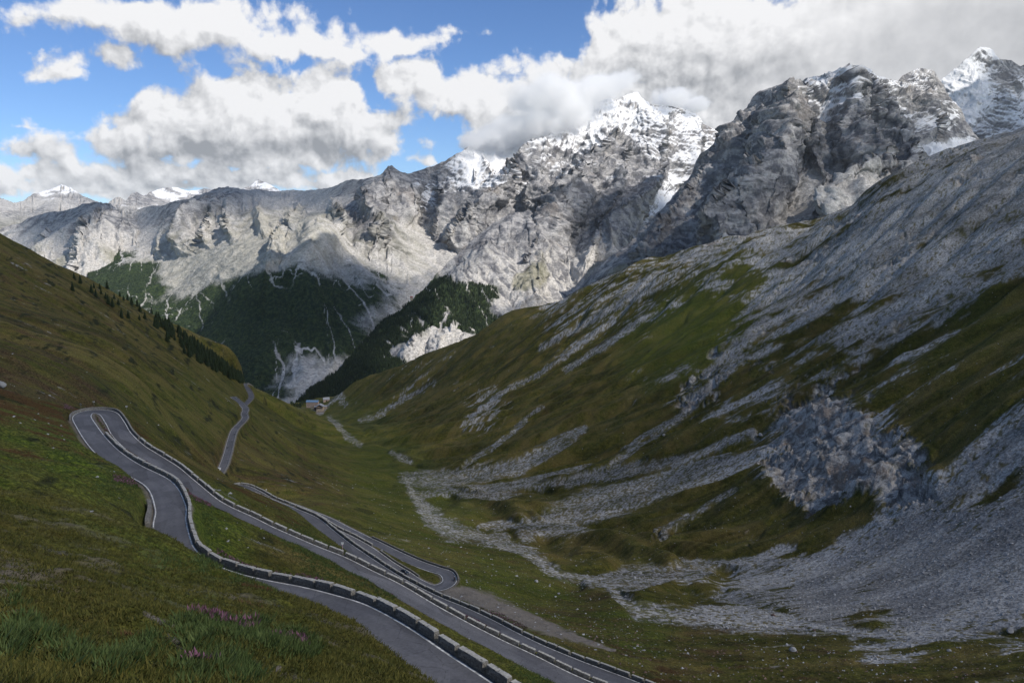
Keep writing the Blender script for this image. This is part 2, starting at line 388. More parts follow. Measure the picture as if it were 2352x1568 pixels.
    fm = N.new('ShaderNodeMix'); fm.data_type = 'RGBA'; L.new(alpha, fm.inputs[0]); L.new(tint.outputs[2], fm.inputs[6]); L.new(mx.outputs[2], fm.inputs[7])
    b2 = N.new('ShaderNodeBackground'); b2.inputs['Strength'].default_value = SKY_STRENGTH; L.new(fm.outputs[2], b2.inputs['Color'])
    # clouds stand in the part of the sky that lies ahead; elsewhere the plain sky
    m = mth('MULTIPLY', mth('MULTIPLY', mth('LESS_THAN', mth('ABSOLUTE', u), R(42)), mth('LESS_THAN', v, R(26))), mth('GREATER_THAN', v, R(-3)))
    ms = N.new('ShaderNodeMixShader'); L.new(m, ms.inputs[0]); L.new(bgn.outputs[0], ms.inputs[1]); L.new(b2.outputs[0], ms.inputs[2])
    L.new(ms.outputs[0], N['World Output'].inputs['Surface'])
build_sky()
# ------------------------------------------------------------------ roads: (X, Y, drop below the eye)
ROAD_W = 6.4
upper_road = [(1180,1660,43),(1100,1605,43.2),(1020,1550,43.6),(960,1508,44),(905,1466,44.5),(850,1430,45.2),(790,1400,46.2),(720,1382,47.5),(650,1366,48.8),(580,1352,50),
  (500,1330,51.5),(440,1303,53),(406,1270,54.3),(396,1240,55.2),(390,1200,56.5),(391,1162,57.8),(364,1111,60),(293,1072,62),(251,1042,63.3),(222,1012,64.5),
  (199,979,65.8),(188,958,66.6),(196,948,67),(217,945,67.4),(247,950,67.8),(264,970,68.4),(280,997,69.2),(310,1026,70.4),(346,1050,71.6),(388,1077,72.8),(421,1104,73.8),
  (470,1144,75.6),(509,1168,77),(563,1195,79),(610,1217,80.4),(656,1238,82),(718,1265,84),(780,1291,86),(842,1323,88),(904,1352,89.6),(986,1401,92),(1061,1442,94),(1141,1483,96),(1219,1522,98),(1296,1561,99.5),(1400,1612,101.5)]
lower_road = [(1560,1625,107),(1480,1590,108.5),(1389,1555,110),(1312,1525,111.2),(1234,1492,112.5),(1172,1461,113.6),(1110,1429,115),(1048,1400,116.2),(1000,1380,117),(951,1356,118),(904,1330,119),(858,1300,120),(811,1268,121.2),(780,1245,122),(749,1220,123),(715,1192,124),
  (669,1172,125.3),(620,1152,126.6),(580,1135,127.8),(556,1124,128.8),(545,1117,129.8),(556,1119,131.2),(585,1132,132.3),(619,1149,133.2),(669,1170,134.4),(718,1191,135.6),(759,1216,136.6),(805,1239,138),(845,1263,139.5),(892,1295,141),(929,1318,142.4),(960,1338,143.6),(997,1350,144.6),(1023,1344,145.4),(1033,1332,146.2),(1024,1315,147),
  (997,1307,148),(954,1292,149.6),(904,1269,151.5),(858,1246,153.4),(836,1236,154.5),(790,1213,157),(740,1188,159.5),(640,1150,164),(550,1122,168),(510,1113,170),(494,1110,171),(492,1102,172),(500,1091,173),
  (513,1070,175.5),(523,1041,180),(530,1013,184.5),(539,987,189),(555,970,193),(563,959,196),(561,950,198),(564,940,200),(558,931,202),(544,919,205),(535,912,208)]
far_road = [(545,945,232),(563,929,240),(576,915,246),(576,905,249),(569,893,253),(562,887,256),(564,880,259),(576,887,290),(590,904,355),(610,916,415),(640,928,470),(662,936,505),(682,938,532),(704,936,556)]
side_road = [(560,928,292),(572,935,300),(598,948,318),(616,951,326)]
side_road2 = [(606,957,328),(622,966,336),(650,976,345)]
def road3(pl, step=1.5):
    a = np.array(pl, float); P = spline(at_drop(a[:, 0], a[:, 1], a[:, 2]), step)
    k = max(3, int(20/step)); z = np.convolve(np.pad(P[:, 2], k, mode='edge'), np.ones(2*k+1)/(2*k+1), 'valid'); P[:, 2] = z
    return P
ROADS = {'upper': road3(upper_road), 'lower': road3(lower_road), 'far': road3(far_road, 4), 'side': road3(side_road, 3), 'side2': road3(side_road2, 3)}
# ------------------------------------------------------------------ ground control points (X, Y, forward distance)
ctl = []
for pl in (upper_road, lower_road, far_road, side_road, side_road2):
    a = np.array(pl, float)
    for p in at_drop(a[:, 0], a[:, 1], a[:, 2]): ctl.append(p)
def cd(*l):
    for X, Y, d in l: ctl.append(at_drop(X, Y, d))
def cyy(*l):
    for X, Y, y in l: ctl.append(at_y(X, Y, y))
ctl.append(np.array([0, 0, -2.2])); ctl.append(np.array([3, -12, 2.0])); ctl.append(np.array([-40, 0, 4.0])); ctl.append(np.array([40, 0, -22.0]))
# foreground slope
cyy((100,1568,24),(600,1568,32),(850,1568,46),(0,1420,36),(300,1430,42),(600,1450,47),(0,1250,62),(250,1280,76),(450,1340,72),(700,1440,66),(0,1120,105),(180,1120,118),(0,1020,165),(120,1010,185),
    (330,1225,117),(397,1254,112),(440,1268,109),(451,1273,107),(470,1284,106),(490,1296,104),(520,1310,102),(553,1324,99),(580,1334,96),(602,1345,92),(687,1374,84),(760,1400,80),(820,1425,77),(900,1462,74),(980,1522,70))
cyy((500,1107,430),(518,1107,430),(535,1110,430),(478,1100,440),(503,1104,285),(530,1114,300),(478,1100,300),(515,1110,345),(455,1092,320),(550,1118,330))
# left hillside and its skyline
cyy((60,900,300),(0,920,255),(0,800,440),(200,860,400),(120,760,600),(0,680,750),(350,900,520),(420,1000,470),(300,800,680),(450,960,640),(400,850,860),(200,700,900),(480,870,1000),(500,900,930))
cyy((-120,470,1000),(0,538,1040),(60,583,1080),(130,610,1120),(200,640,1150),(290,688,1190),(350,722,1210),(420,770,1240),(480,815,1260),(530,853,1280),(555,872,1290))
for X, y, z in ((0,1500,-200),(300,1600,-420),(420,1650,-520),(500,1600,-435),(560,1650,-372),(560,1400,-285),(600,1420,-300),(480,1420,-248),(420,1380,-212),(520,1400,-268),(620,1650,-384),(600,1780,-405),(650,1780,-425)): ctl.append(np.array([(X-1176)/FP*y, y, z]))
# slope below the roads, stream and valley floor
cd((600,1080,190),(700,1120,195),(760,1160,195),(650,1030,240),(720,1010,300),(760,1080,270),(840,1180,205),(950,1240,187),(1080,1310,176),(1150,1370,165),(1300,1440,155),(1450,1500,148),(1600,1560,143),(1900,1568,143),(2200,1568,138),(2400,1560,132))
cd((2500,1430,150),(2352,1450,158),(2150,1452,166),(1900,1440,174),(1700,1425,180),(1550,1410,185),(1450,1385,190),(1380,1345,198),(1280,1318,208),(1200,1268,220),(1080,1232,240),(1010,1180,264),(965,1140,283),(935,1100,303),(900,1060,330),(830,1010,380),(790,985,415),(770,975,447),(757,966,475),(745,958,500),(736,952,525),(680,985,355),(720,962,425),(650,948,425),(690,950,465),(700,1002,332))
cyy((900,962,1620),(860,925,2050),(950,905,1960),(830,945,1980),(800,935,2150))
cyy((720,938,2400),(760,930,2420),(690,930,2500),(735,915,2560))
for x, y, z in ((-560,2750,-640),(-720,2700,-620),(-420,2800,-650),(-700,3000,-720),(-200,2950,-640),(-950,2700,-600),(-820,2100,-520)): ctl.append(np.array([x, y, z]))
# right hillside: skyline, then the lee side, then a few places on the face
ridge_r = [(2600,230,1000),(2352,324,1020),(2250,354,1080),(2170,378,1130),(2078,402,1180),(1990,450,1240),(1958,478,1250),(1898,510,1290),(1850,538,1320),(1790,546,1370),(1690,554,1460),(1610,574,1530),(1530,602,1600),(1450,615,1660),(1358,655,1760),(1277,696,1860),(1246,718,1900),(1200,720,1950),(1156,731,1990),(1124,754,2020),(1066,786,2090),(985,819,2180),(917,844,2260),(880,862,2320),(841,866,2380),(800,886,2420)]
cyy(*ridge_r)
for X, Y, y in ridge_r[::3]:
    p = at_y(X, Y, y); ctl.append(p+np.array([260, 420, -190.]))
cyy((1200,1000,1050),(1000,980,1320),(1100,880,1620),(1400,900,1120),(1400,760,1480),(1700,800,1010),(1600,1000,800),(1350,1130,760),(1900,1000,640),(1950,800,800),(2200,800,640),(2200,600,850),(2352,560,780),(2352,900,480),(2100,1080,500),(2352,1150,395),(2100,1290,400),(1800,1280,490),(1600,1250,560),(1850,650,1120),(2100,480,1060))
ctl = np.array(ctl)
# ------------------------------------------------------------------ ground sheet (one polar height field)
QUICK = 1
NA = 1250
az = np.linspace(R(-36.5), R(37.5), NA)
rr = np.exp(np.concatenate([np.linspace(math.log(9.0), math.log(150), 420, endpoint=False), np.linspace(math.log(150), math.log(1700), 1150, endpoint=False), np.linspace(math.log(1700), math.log(3300), 190)]))
NR = len(rr); LRR = np.log(rr); JJ = np.arange(NR)
def polar(a, r): return np.stack(np.meshgrid(a, r, indexing='ij'), -1)
ca, cr = np.linspace(az[0], az[-1], 220), np.exp(np.linspace(math.log(rr[0]), math.log(rr[-1]), 260))
g = polar(ca, cr); cxy = np.stack([np.sin(g[..., 0])*g[..., 1], np.cos(g[..., 0])*g[..., 1]], -1)
tps = TPS(ctl[:, :2], ctl[:, 2], lam=2e-5, scale=500.0)
ub = upsample(tps(cxy.reshape(-1, 2)).reshape(cxy.shape[:2]), NA, 1600); lu = np.linspace(LRR[0], LRR[-1], 1600)
ji = np.clip((LRR-lu[0])/(lu[1]-lu[0]), 0, 1598.999); j0_ = ji.astype(int); jf = ji-j0_; base = ub[:, j0_]*(1-jf)+ub[:, j0_+1]*jf
g = polar(az, rr)
GX = np.sin(g[..., 0])*g[..., 1]; GY = np.cos(g[..., 0])*g[..., 1]; RR = g[..., 1]
GZ = base.copy()
# distance to roads
rdist = np.full(GX.shape, 1e3); rz = np.zeros(GX.shape)
da = az[1]-az[0]; DRR = np.gradient(rr)[None]
def jr(r): return np.interp(np.log(np.maximum(r, 9.0)), LRR, JJ)
def stamp(P, rad, D, Z):
    for x, y, z in P:
        r = math.hypot(x, y); a = math.atan2(x, y)
        i0, i1 = int((a-rad/r-az[0])/da), int((a+rad/r-az[0])/da)+2
        j0, j1 = int(jr(r-rad)), int(jr(r+rad))+2
        i0, j0 = max(i0, 0), max(j0, 0)
        if i1 <= i0 or j1 <= j0: continue
        s = (slice(i0, i1), slice(j0, j1)); d = np.hypot(GX[s]-x, GY[s]-y)
        m = d < D[s]; D[s] = np.where(m, d, D[s]); Z[s] = np.where(m, z, Z[s])
for k, P in ROADS.items(): stamp(P, 26, rdist, rz)
X0, Y0 = pix(np.stack([GX, GY, GZ], -1))
quiet = sstep(3, 22, rdist)
# relief: swells, gullies down the fall line, tussocks
gx = np.gradient(GZ, axis=0)/(da*RR); gr = np.gradient(GZ, axis=1)/DRR
sa, ca_ = np.sin(g[..., 0]), np.cos(g[..., 0])
dzx = gr*sa+gx*ca_; dzy = gr*ca_-gx*sa; gm = np.sqrt(dzx**2+dzy**2)+1e-6
fx, fy = -dzx/gm, -dzy/gm
far = sstep(250, 900, RR)
rough = fbm(GX/60, GY/60, 5, 3)
GZ += quiet*(rough*(1.2+3.5*far)*np.clip(RR/120, 0.25, 1))
right = sstep(-0.15, 0.15, (GX+0.28*GY-150)/400)*sstep(250, 420, RR)
gl = 0
for k, (wl_, am) in enumerate(((150, 6.0), (70, 4.0), (32, 2.4))):
    co, si = gully(GX/wl_, GY/wl_, fx, fy, 1.1, 40+k)
    gd = co*am*quiet*(0.25+0.75*right)*sstep(200, 500, RR); GZ += gd; gl = gl+gd
    if k == 0: gl1 = co
    if k == 1: gl2 = co
w = 1-sstep(ROAD_W/2+0.8, ROAD_W/2+3.4, rdist)
GZ = GZ*(1-w)+(rz-0.12)*w
GP = np.stack([GX, GY, GZ], -1)
# ------------------------------------------------------------------ what grows or lies where on the ground
def lattice(pts, default, r, w0=0.05):
    """smooth survey map over the photograph's field of view, sampled for any ground point"""
    a = np.array(pts, float); gx_, gy_ = np.meshgrid(np.linspace(-200, 2560, 277), np.linspace(380, 1760, 139), indexing='ij')
    num = np.full(gx_.shape, w0*default); den = np.full(gx_.shape, w0)
    for X, Y, v in a:
        q = ((gx_-X)**2+((gy_-Y)*1.3)**2)/(2*r*r); w = np.exp(-q)+0.03*np.exp(-q/9)*(w0 < .04); num += w*v; den += w
    f = num/den
    def sample(X, Y):
        x = np.clip((X+200)/10, 0, 275.99); y = np.clip((Y-380)/10, 0, 137.99); i, j = x.astype(int), y.astype(int); u, v = x-i, y-j
        return (f[i, j]*(1-u)+f[i+1, j]*u)*(1-v)+(f[i, j+1]*(1-u)+f[i+1, j+1]*u)*v
    return sample
def tongue(X, Y, pl):
    """distance to a polyline with a half-width at every point, 1 inside .. 0 outside, soft"""
    out = np.full(X.shape, -9.0); a = np.array(pl, float)
    for (x0, y0, w0), (x1, y1, w1) in zip(a[:-1], a[1:]):
        m = (X > min(x0, x1)-90) & (X < max(x0, x1)+90) & (Y > min(y0, y1)-90) & (Y < max(y0, y1)+90)
        if not m.any(): continue
        xx, yy = X[m], Y[m]; dx, dy = x1-x0, y1-y0; t = np.clip(((xx-x0)*dx+(yy-y0)*dy)/(dx*dx+dy*dy), 0, 1)
        d = np.hypot(xx-x0-t*dx, yy-y0-t*dy); w = w0+t*(w1-w0); out[m] = np.maximum(out[m], (w-d)/w)
    return out
SCREE = [(2300,400,.95),(2200,450,.9),(2100,470,.9),(2000,560,.9),(1900,600,.85),(1850,570,.8),(1780,600,.8),(1700,580,.75),(1620,600,.65),(2300,600,.85),(2100,650,.9),(1900,720,.85),(1780,690,.8),(2200,720,.85),(1650,650,.55),(1560,640,.5),(1720,635,.15),(1640,720,.1),(1580,770,.05),(1520,800,.1),(1450,830,.3),(1350,680,.55),(1300,720,.55),(1260,760,.6),(1180,780,.3),(1190,735,.05),(1100,800,.35),(1050,840,.3),(950,860,.45),(930,900,.5),(860,890,.15),(1150,850,.12),(1250,830,.25),(1400,740,.45),(1480,700,.6),(1550,700,.5),(1000,900,.1),(1130,920,.62),(1100,970,.62),(1250,900,.12),(1350,900,.2),(1000,960,.05),(1200,1000,.08),(1300,1000,.08),(1020,1020,.05),(1400,1000,.12),(1450,930,.35),(1500,860,.6),(1540,830,.75),(1560,900,.5),(1650,800,.5),(1700,790,.85),(1750,760,.8),(1800,780,.65),(1620,920,.65),(1700,860,.4),(1600,1000,.3),(1500,1000,.15),(1750,920,.6),(1850,850,.5),(1900,800,.55),(1950,760,.7),(2050,780,.8),(2000,900,.45),(2150,700,.65),(2250,760,.1),(2330,700,.12),(2300,800,.05),(2200,850,.4),(2100,880,.4),(2150,950,.08),(2250,900,.12),(2330,850,.4),(2220,940,.3),(1850,950,.7),(1900,1000,.85),(1900,1080,.9),(2000,1000,.6),(1800,1050,.75),(2080,1050,.5),(2150,1040,.1),(1600,1100,.35),(1700,1050,.5),(1700,1180,.03),(1600,1220,.05),(1500,1170,.2),(1750,1200,.25),(1850,1210,.05),(1920,1180,.05),(1680,1240,.3),(2352,1000,.85),(2250,1080,.85),(2150,1150,.85),(2000,1250,.8),(2100,1250,.97),(2200,1250,.97),(2352,1200,.97),(1900,1300,.85),(1750,1320,.8),(1600,1330,.55),(1900,1380,.92),(2100,1380,1),(2300,1380,1),(1700,1400,.75),(1500,1330,.3),(1600,1275,.08),(1500,1262,.06),(1450,1300,.25),(1400,1220,.15),(1800,1285,.75),
  (1300,1130,.15),(1200,1150,.25),(1100,1150,.3),(1250,1080,.35),(1000,1190,.25),(1350,1180,.2),(1350,1080,.35),(1150,1240,.1),(1300,1250,.35),(1200,1275,.2),(1000,1060,.05),(900,1000,.05),(850,960,.02),(1100,1050,.1),(2200,1180,.6),(2280,1130,.55),(2180,1215,.75),
  (700,1000,.02),(800,1150,.03),(1000,1250,.02),(1200,1370,.06),(1300,1450,.1),(1500,1450,.1),(1600,1500,.12),(1900,1520,.2),(2200,1540,.25),(2352,1540,.2),(1700,1460,.35),(2000,1452,.55),(2352,1470,.55),(400,1100,.02),(200,1200,.05),(300,1400,.08),(100,800,.06),(300,800,.05),(500,1000,.05),(600,1500,.05)]
ROCKF = [(1900,1000,.95),(1800,1110,.8),(1850,1140,.9),(2000,1120,.9),(2060,1120,.85),(2100,1060,.8),(1950,970,.9),(1850,1000,.9),(2130,1110,.65),(1780,1080,.75),(2040,1000,.7),(1860,1060,1),(1920,1080,1),(1960,1030,1),(2000,1060,.9),(1830,1080,.95),(1900,1130,.95),(1960,1130,.85),(1830,960,.8),(1900,930,.75),(1950,860,.5),(1990,920,.5),(2060,1040,.7),(2090,1090,.7),(2020,1110,.7),(1750,1000,.5),(1720,1240,.5),(1700,1200,.15),(1620,880,.6),(1590,920,.7),(1690,850,.45),(1770,830,.5),(1650,930,.3),(1440,960,.15),(1900,850,.35),(1810,800,.25),(1430,1050,.3),(1800,900,.5),(1890,880,.55),(2150,1100,.2),(2200,1000,.1),(2100,950,.2),(1850,580,.3),(1870,760,.3),(1760,720,.15),(2280,860,.3),(2240,930,.3),(2300,960,.25),(1240,730,.1),(1000,960,.1),(2200,1200,0),(1600,1100,.05),(1700,1100,.05),(1980,1170,.1),(1780,1180,.15),(1730,1130,.1),
  (20,905,.3),(50,915,.25),(90,725,.3),(70,690,.3),(340,1195,.2),(300,920,.12),(200,850,.12),(250,800,.15),(0,850,.2),(420,950,.15)]
LUSH = [(60,1010,.9),(150,1060,.95),(230,1110,.8),(300,1150,.6),(40,1060,.6),(1560,770,.62),(1620,730,.55),(1520,810,.4),(1700,660,.4),(450,1190,.9),(470,1230,.7),(470,1260,.6),(900,1100,.5),(870,1060,.5),(820,1010,.4),(760,980,.4),(1130,1330,.5),(1250,1380,.5),(1450,1450,.5),(1000,1200,.5),(920,1180,.4),(620,960,.3),(680,990,.35),(350,1290,.6),(420,1340,.5),(300,950,.3),(450,930,.3),(700,1200,.35),(1180,1520,.5),(1100,1490,.4),(950,1400,.4),(2150,780,.15),(2250,740,.2),(0,1470,.5),(300,1500,.5),(600,1480,.4),(150,900,.3),(100,1200,.3),(250,1250,.4),(640,1460,.4)]
HEATH = [(60,860,.5),(150,930,.6),(100,960,.6),(250,1010,.5),(60,920,.6),(550,1060,.4),(620,1080,.5),(700,1110,.45),(640,1020,.35),(480,1420,.4),(560,1430,.5),(350,1340,.35),(550,1400,.5),(120,1300,.35),(200,1350,.3),(60,1380,.35),(330,1450,.4),(700,1430,.35),(80,740,.45),(150,700,.35),(30,640,.4),(250,760,.35),(350,830,.25),(1150,1300,.4),(1050,1270,.4),(1300,1420,.55),(1400,1480,.5),(1550,1520,.5),(1650,1480,.4),(1850,1530,.4),(400,900,.25),(1700,1190,.2),(1500,1230,.25),(2100,960,.3),(1200,1010,.15),(500,1480,.3),(800,1500,.3)]
S_TONGUES = [
  [(1724,1000,8),(1584,1056,9),(1424,1083,12),(1264,1107,10),(1144,1127,9),(976,1133,6)],
  [(1344,987,4),(1264,1031,8),(1184,1071,12),(1064,1092,11),(990,1101,13),(930,1098,8)],
  [(1760,1040,5),(1650,1075,12),(1568,1096,12),(1451,1138,19),(1358,1163,24),(1290,1190,24),(1203,1229,9)],
  [(1260,1190,6),(1172,1206,9),(1104,1212,5)],
  [(1130,1241,7),(1160,1238,7)],
  [(1584,1187,4),(1504,1231,3)],[(1690,1120,3),(1600,1180,4),(1520,1235,3)],
  [(1244,935,2.5),(1144,1019,3),(1064,1067,2.5)],[(1408,735,4),(1264,843,3),(1144,907,3),(1080,960,2)],
  [(1500,640,6),(1420,700,6),(1330,750,5),(1240,800,4)],[(1480,730,4),(1380,800,5),(1300,850,4)],
  [(1700,820,9),(1640,880,7),(1560,960,6),(1480,1010,4),(1400,1070,4)],[(1760,740,12),(1690,800,9),(1620,860,6)],
  [(2188,662,5),(2140,690,9),(2060,735,8),(1988,786,4)],
  [(1568,1298,12),(1451,1322,15),(1389,1332,10)],[(1820,1285,7),(1700,1295,8),(1568,1305,10)],
  [(2352,960,20),(2250,1060,16),(2150,1140,14),(2050,1200,12),(1930,1240,8)],
  [(1960,960,4),(1850,1010,4)],[(880,950,3),(830,965,3)],
  [(928,1098,4),(945,1125,6),(965,1160,9),(1000,1195,13),(1040,1222,15),(1082,1230,9),(1130,1247,5),(1200,1262,6),(1250,1290,8),(1280,1318,8),(1330,1335,8),(1400,1345,8),(1440,1370,10),(1470,1400,13),(1550,1415,15),(1700,1430,15),(1900,1442,11),(2150,1452,9),(2352,1450,8)],
  [(755,958,2),(772,972,3),(800,1004,4),(828,1022,3)],[(900,1040,4),(940,1060,4)],[(1000,875,2),(880,945,2.5),(845,965,2)],[(780,893,4),(783,915,5),(790,925,4)],[(781,905,2),(735,948,2)]]
DIRT = [[(996,1355,8),(1060,1362,17),(1120,1382,22),(1200,1420,20),(1280,1450,14),(1370,1480,7),(1410,1490,3)],[(728,945,4),(742,945,4)],[(712,934,3),(722,938,4)],[(380,1465,6),(420,1500,4)],[(330,1420,4),(400,1440,5)],[(560,1545,3),(640,1530,4)]]
Xp, Yp = pix(GP)
wx = 9*fbm(GX/22, GY/22, 4, 91)+4*fbm(GX/5, GY/5, 3, 92); wy = 7*fbm(GX/22, GY/22, 4, 93)+3*fbm(GX/5, GY/5, 3, 94)
Xw, Yw = Xp+wx, Yp+wy
sc_ = -0.30*GX+0.954*GY; qc_ = 0.954*GX+0.30*GY
# fall lines of the right hillside, surveyed from its gullies; every point is named by where its line meets the stream
FALL = [(1700,650,1240,840),(2188,662,1988,786),(1724,1007,1424,1083),(1424,1083,1144,1127),(1344,987,1064,1092),(1500,640,1240,800),(1244,935,1064,1067),(2352,960,1930,1240),(1620,600,1380,740),(1900,600,1640,760),(1100,800,960,880),(950,860,840,950),(1180,870,1060,1000),(1560,830,1400,960),(1400,960,1250,1050),(2300,430,2000,560),(2352,700,2080,800),(1800,800,1640,920),(1640,920,1480,1010),(2200,1080,2000,1230),(2300,1200,1950,1380),(1690,1120,1520,1235),(1900,1180,1750,1280),(2200,560,1900,700),(2050,480,1800,620),(2100,850,1900,960),(1720,1060,1450,1135),(2352,560,2150,660)]
def hit0(X, Y):
    d = ray(X, Y); i = int(np.clip((math.atan2(d[0], d[1])-az[0])/da, 0, NA-1)); f = GZ[i]-rr*d[2]/math.hypot(d[0], d[1]); k = np.argmax(f >= 0); return np.array([GX[i, k], GY[i, k]])
fp, fd = [], []
for x0, y0, x1, y1 in FALL:
    A, B = hit0(x0, y0), hit0(x1, y1); v_ = (B-A)/np.linalg.norm(B-A)
    for t in (.1, .5, .9): fp.append(A+t*(B-A)); fd.append(v_)
fp, fd = np.array(fp), np.array(fd)
lx, ly = np.meshgrid(np.linspace(-900, 1300, 150), np.linspace(100, 2700, 170), indexing='ij')
num = np.zeros(lx.shape+(2,)); 
for (px_, py_), v_ in zip(fp, fd):
    w = 1e-6+np.exp(-((lx-px_)**2+(ly-py_)**2)/(2*110**2))+.02*np.exp(-((lx-px_)**2+(ly-py_)**2)/(2*350**2)); num += w[..., None]*v_
num /= np.linalg.norm(num, axis=-1, keepdims=True)
def bil(A, x, y):
    i = np.clip((x+900)/2200*149, 0, 148.99); j = np.clip((y-100)/2600*169, 0, 168.99); a_, b_ = i.astype(int), j.astype(int); u, v = i-a_, j-b_
    return (A[a_, b_]*(1-u)+A[a_+1, b_]*u)*(1-v)+(A[a_, b_+1]*(1-u)+A[a_+1, b_+1]*u)*v
tx_, ty_ = lx.copy(), ly.copy(); sl = np.zeros(lx.shape); act = np.ones(lx.shape, bool)
for _ in range(140):
    act &= (tx_+.28*ty_ > 60); dx_, dy_ = bil(num[..., 0], tx_, ty_), bil(num[..., 1], tx_, ty_)
    tx_ = np.where(act, tx_+10*dx_, tx_); ty_ = np.where(act, ty_+10*dy_, ty_); sl += act*10
land = -0.28*tx_+0.96*ty_
for _ in range(3):
    for A in (land, sl): A[1:-1, 1:-1] = (A[:-2, 1:-1]+A[2:, 1:-1]+A[1:-1, :-2]+A[1:-1, 2:]+2*A[1:-1, 1:-1])/6
rs = sstep(40, 110, GX+.28*GY)
sc_ = np.where(rs > 0, bil(land, GX, GY), sc_); qc_ = np.where(rs > 0, bil(sl, GX, GY), qc_)
streak = 0.9*fbm(sc_/42, qc_/300, 3, 101)+0.8*fbm(sc_/13, qc_/95, 3, 102)+0.55*fbm(sc_/4.5, qc_/30, 3, 103)
clump = fbm(GX/9, GY/9, 4, 104, gain=0.62)
sf = lattice(SCREE, .05, 34, .002)(Xw, Yw)
sf = sf-.15*sstep(.6, .8, sf)*sstep(960, 860, Yp)
side = sstep(-60, 60, GX+0.28*GY-60)*sstep(150, 320, RR)
scree = sstep(0.43, 0.59, 1.15*(sf-.5)+.435+(0.12+0.30*side)*streak+0.20*clump)
for t in S_TONGUES: scree = np.maximum(scree, sstep(-0.30, 0.30, tongue(Xw, Yw, [(a_, b_, 1.5*c_+1.2) for a_, b_, c_ in t])+0.32*streak+0.38*clump))
# dotted turf cushions on the stony faces
dots = perlin(GX/2.6, GY/2.6, 105)+0.6*perlin(GX/7, GY/7, 106)
scree *= 1-side*0.85*sstep(0.25, 0.6, dots+0.9*(0.75-sf))*sstep(1.02, 0.7, sf)
rf = lattice(ROCKF, 0.0, 30, 0.25)(Xw, Yw)
crag = fbm(GX/16, GY/16, 6, 111, gain=0.6)+0.4*fbm(GX/3.2, GY/3.2, 3, 112)
rock = sstep(0.42, 0.60, rf+0.42*crag)
lush = np.clip(1.0*lattice(LUSH, 0.06, 42)(Xw, Yw)+0.75*fbm(GX/14, GY/14, 5, 121, gain=.6)*np.clip(200/RR, .3, 1), 0, 1)
heath = np.clip(sstep(0.30, 0.72, (lattice(HEATH, 0.12, 52)(Xw, Yw)*(1-.15*sstep(1250, 1330, Yp)))+0.55*fbm(sc_/9+3, qc_/22, 5, 122, gain=0.6)), 0, 1)*(1-0.7*lush)
dark = sstep(.42, .70, fbm(sc_/22, qc_/9, 5, 171, gain=.6)*1.1+.30+.25*fbm(GX/60, GY/60, 3, 172)-.25*lush)*(1-side*.55)*sstep(60, 160, RR)
dark = np.maximum(dark, .8*sstep(.42, .75, fbm(GX/3.5, GY/3.5, 4, 175, gain=.6)+.5*fbm(GX/15, GY/15, 3, 176)+.12)*sstep(150, 90, RR))
dark = np.maximum(dark, .9*sstep(.5, .8, fbm(GX/7, GY/7, 4, 173)+.45*fbm(GX/40, GY/40, 3, 174)+.1))*(1-.6*side)
dirt = np.zeros(GX.shape)
for t in DIRT: dirt = np.maximum(dirt, sstep(-0.2, 0.4, tongue(Xw, Yw, t)+0.5*clump))
bare = sstep(0.50, 0.78, fbm(sc_/7, qc_/11, 5, 131, gain=0.6)+0.40*sstep(180, 60, RR)+0.12)*sstep(300, 120, RR)*(1-lush)   # bare soil showing between the tussocks
dirt = np.maximum(dirt, 0.6*bare)
verge = sstep(ROAD_W/2+1.3, ROAD_W/2+0.4, rdist+0.6*clump); dirt = np.maximum(dirt, verge*0.85)
lstone = sstep(.52, .72, fbm(sc_/7, qc_/34, 5, 181, gain=.6)+.35*fbm(GX/70, GY/70, 3, 182)+.14)*(1-side)*sstep(120, 260, RR)*(1-.6*lush)
scree = np.maximum(scree, .75*lstone*(dots > -.1)); rock = np.maximum(rock, (1-side)*sstep(.55, .8, fbm(GX/28, GY/28, 6, 183, gain=.6)+.35*fbm(GX/120, GY/120, 2, 184)+.08)*sstep(150, 300, RR)*.8)
rock = np.maximum(rock, side*sstep(.55, .8, 1.1*fbm(sc_/30, qc_/55, 6, 185, gain=.62)+.4*fbm(GX/160, GY/160, 2, 186)+.30*sstep(.4, .7, sf)+.01)*sstep(400, 600, RR)*sstep(980, 900, Yp))
fan = sstep(.50, .75, lattice(SCREE, .05, 40, .002)(Xp, Yp))*sstep(930, 1010, Yp)
for t in S_TONGUES: fan = np.maximum(fan, sstep(-1.6, .1, tongue(Xp, Yp, t))*sstep(930, 1010, Yp))
GZ -= .85*gl*fan      # gravel fans lie smooth
offroad = sstep(2, 12, rdist); scree *= sstep(1, 5, rdist); rock *= sstep(2, 8, rdist)
# relief that follows what lies there: crags, tussocks, boulder fields
near = np.clip(RR/300, 0.15, 1)
GZ += offroad*rock*(4.0*side+2.0)*np.clip(RR/350, 0.1, 1.3)*(1.3*facets(GX/30, GY/30, 4, 141)+.5*fbm(GX/6, GY/6, 4, 142))
bluff = sstep(0.35, 0.9, lattice(ROCKF[:29], 0.0, 34, 0.25)(Xp, Yp))*side
GZ += bluff*6
rk = offroad*rock*side*(1.0*facets(GX/9+GZ/14, GY/9-GZ/14, 4, 143)+4.6*facets(GX/27+GZ/34, GY/27, 4, 144))*np.clip(RR/350, .1, 1.2)
tuss = fbm(GX/1.7, GY/1.7, 4, 151, gain=0.6)
GZ += offroad*(1-scree)*(1-rock)*tuss*0.42*sstep(500, 120, RR)
GZ += offroad*(1-scree)*(1-rock)*fbm(GX/6.5, GY/6.5, 3, 152)*0.9*sstep(900, 200, RR)
GZ += offroad*scree*0.14*fbm(GX/1.3, GY/1.3, 3, 153)*sstep(700, 250, RR)
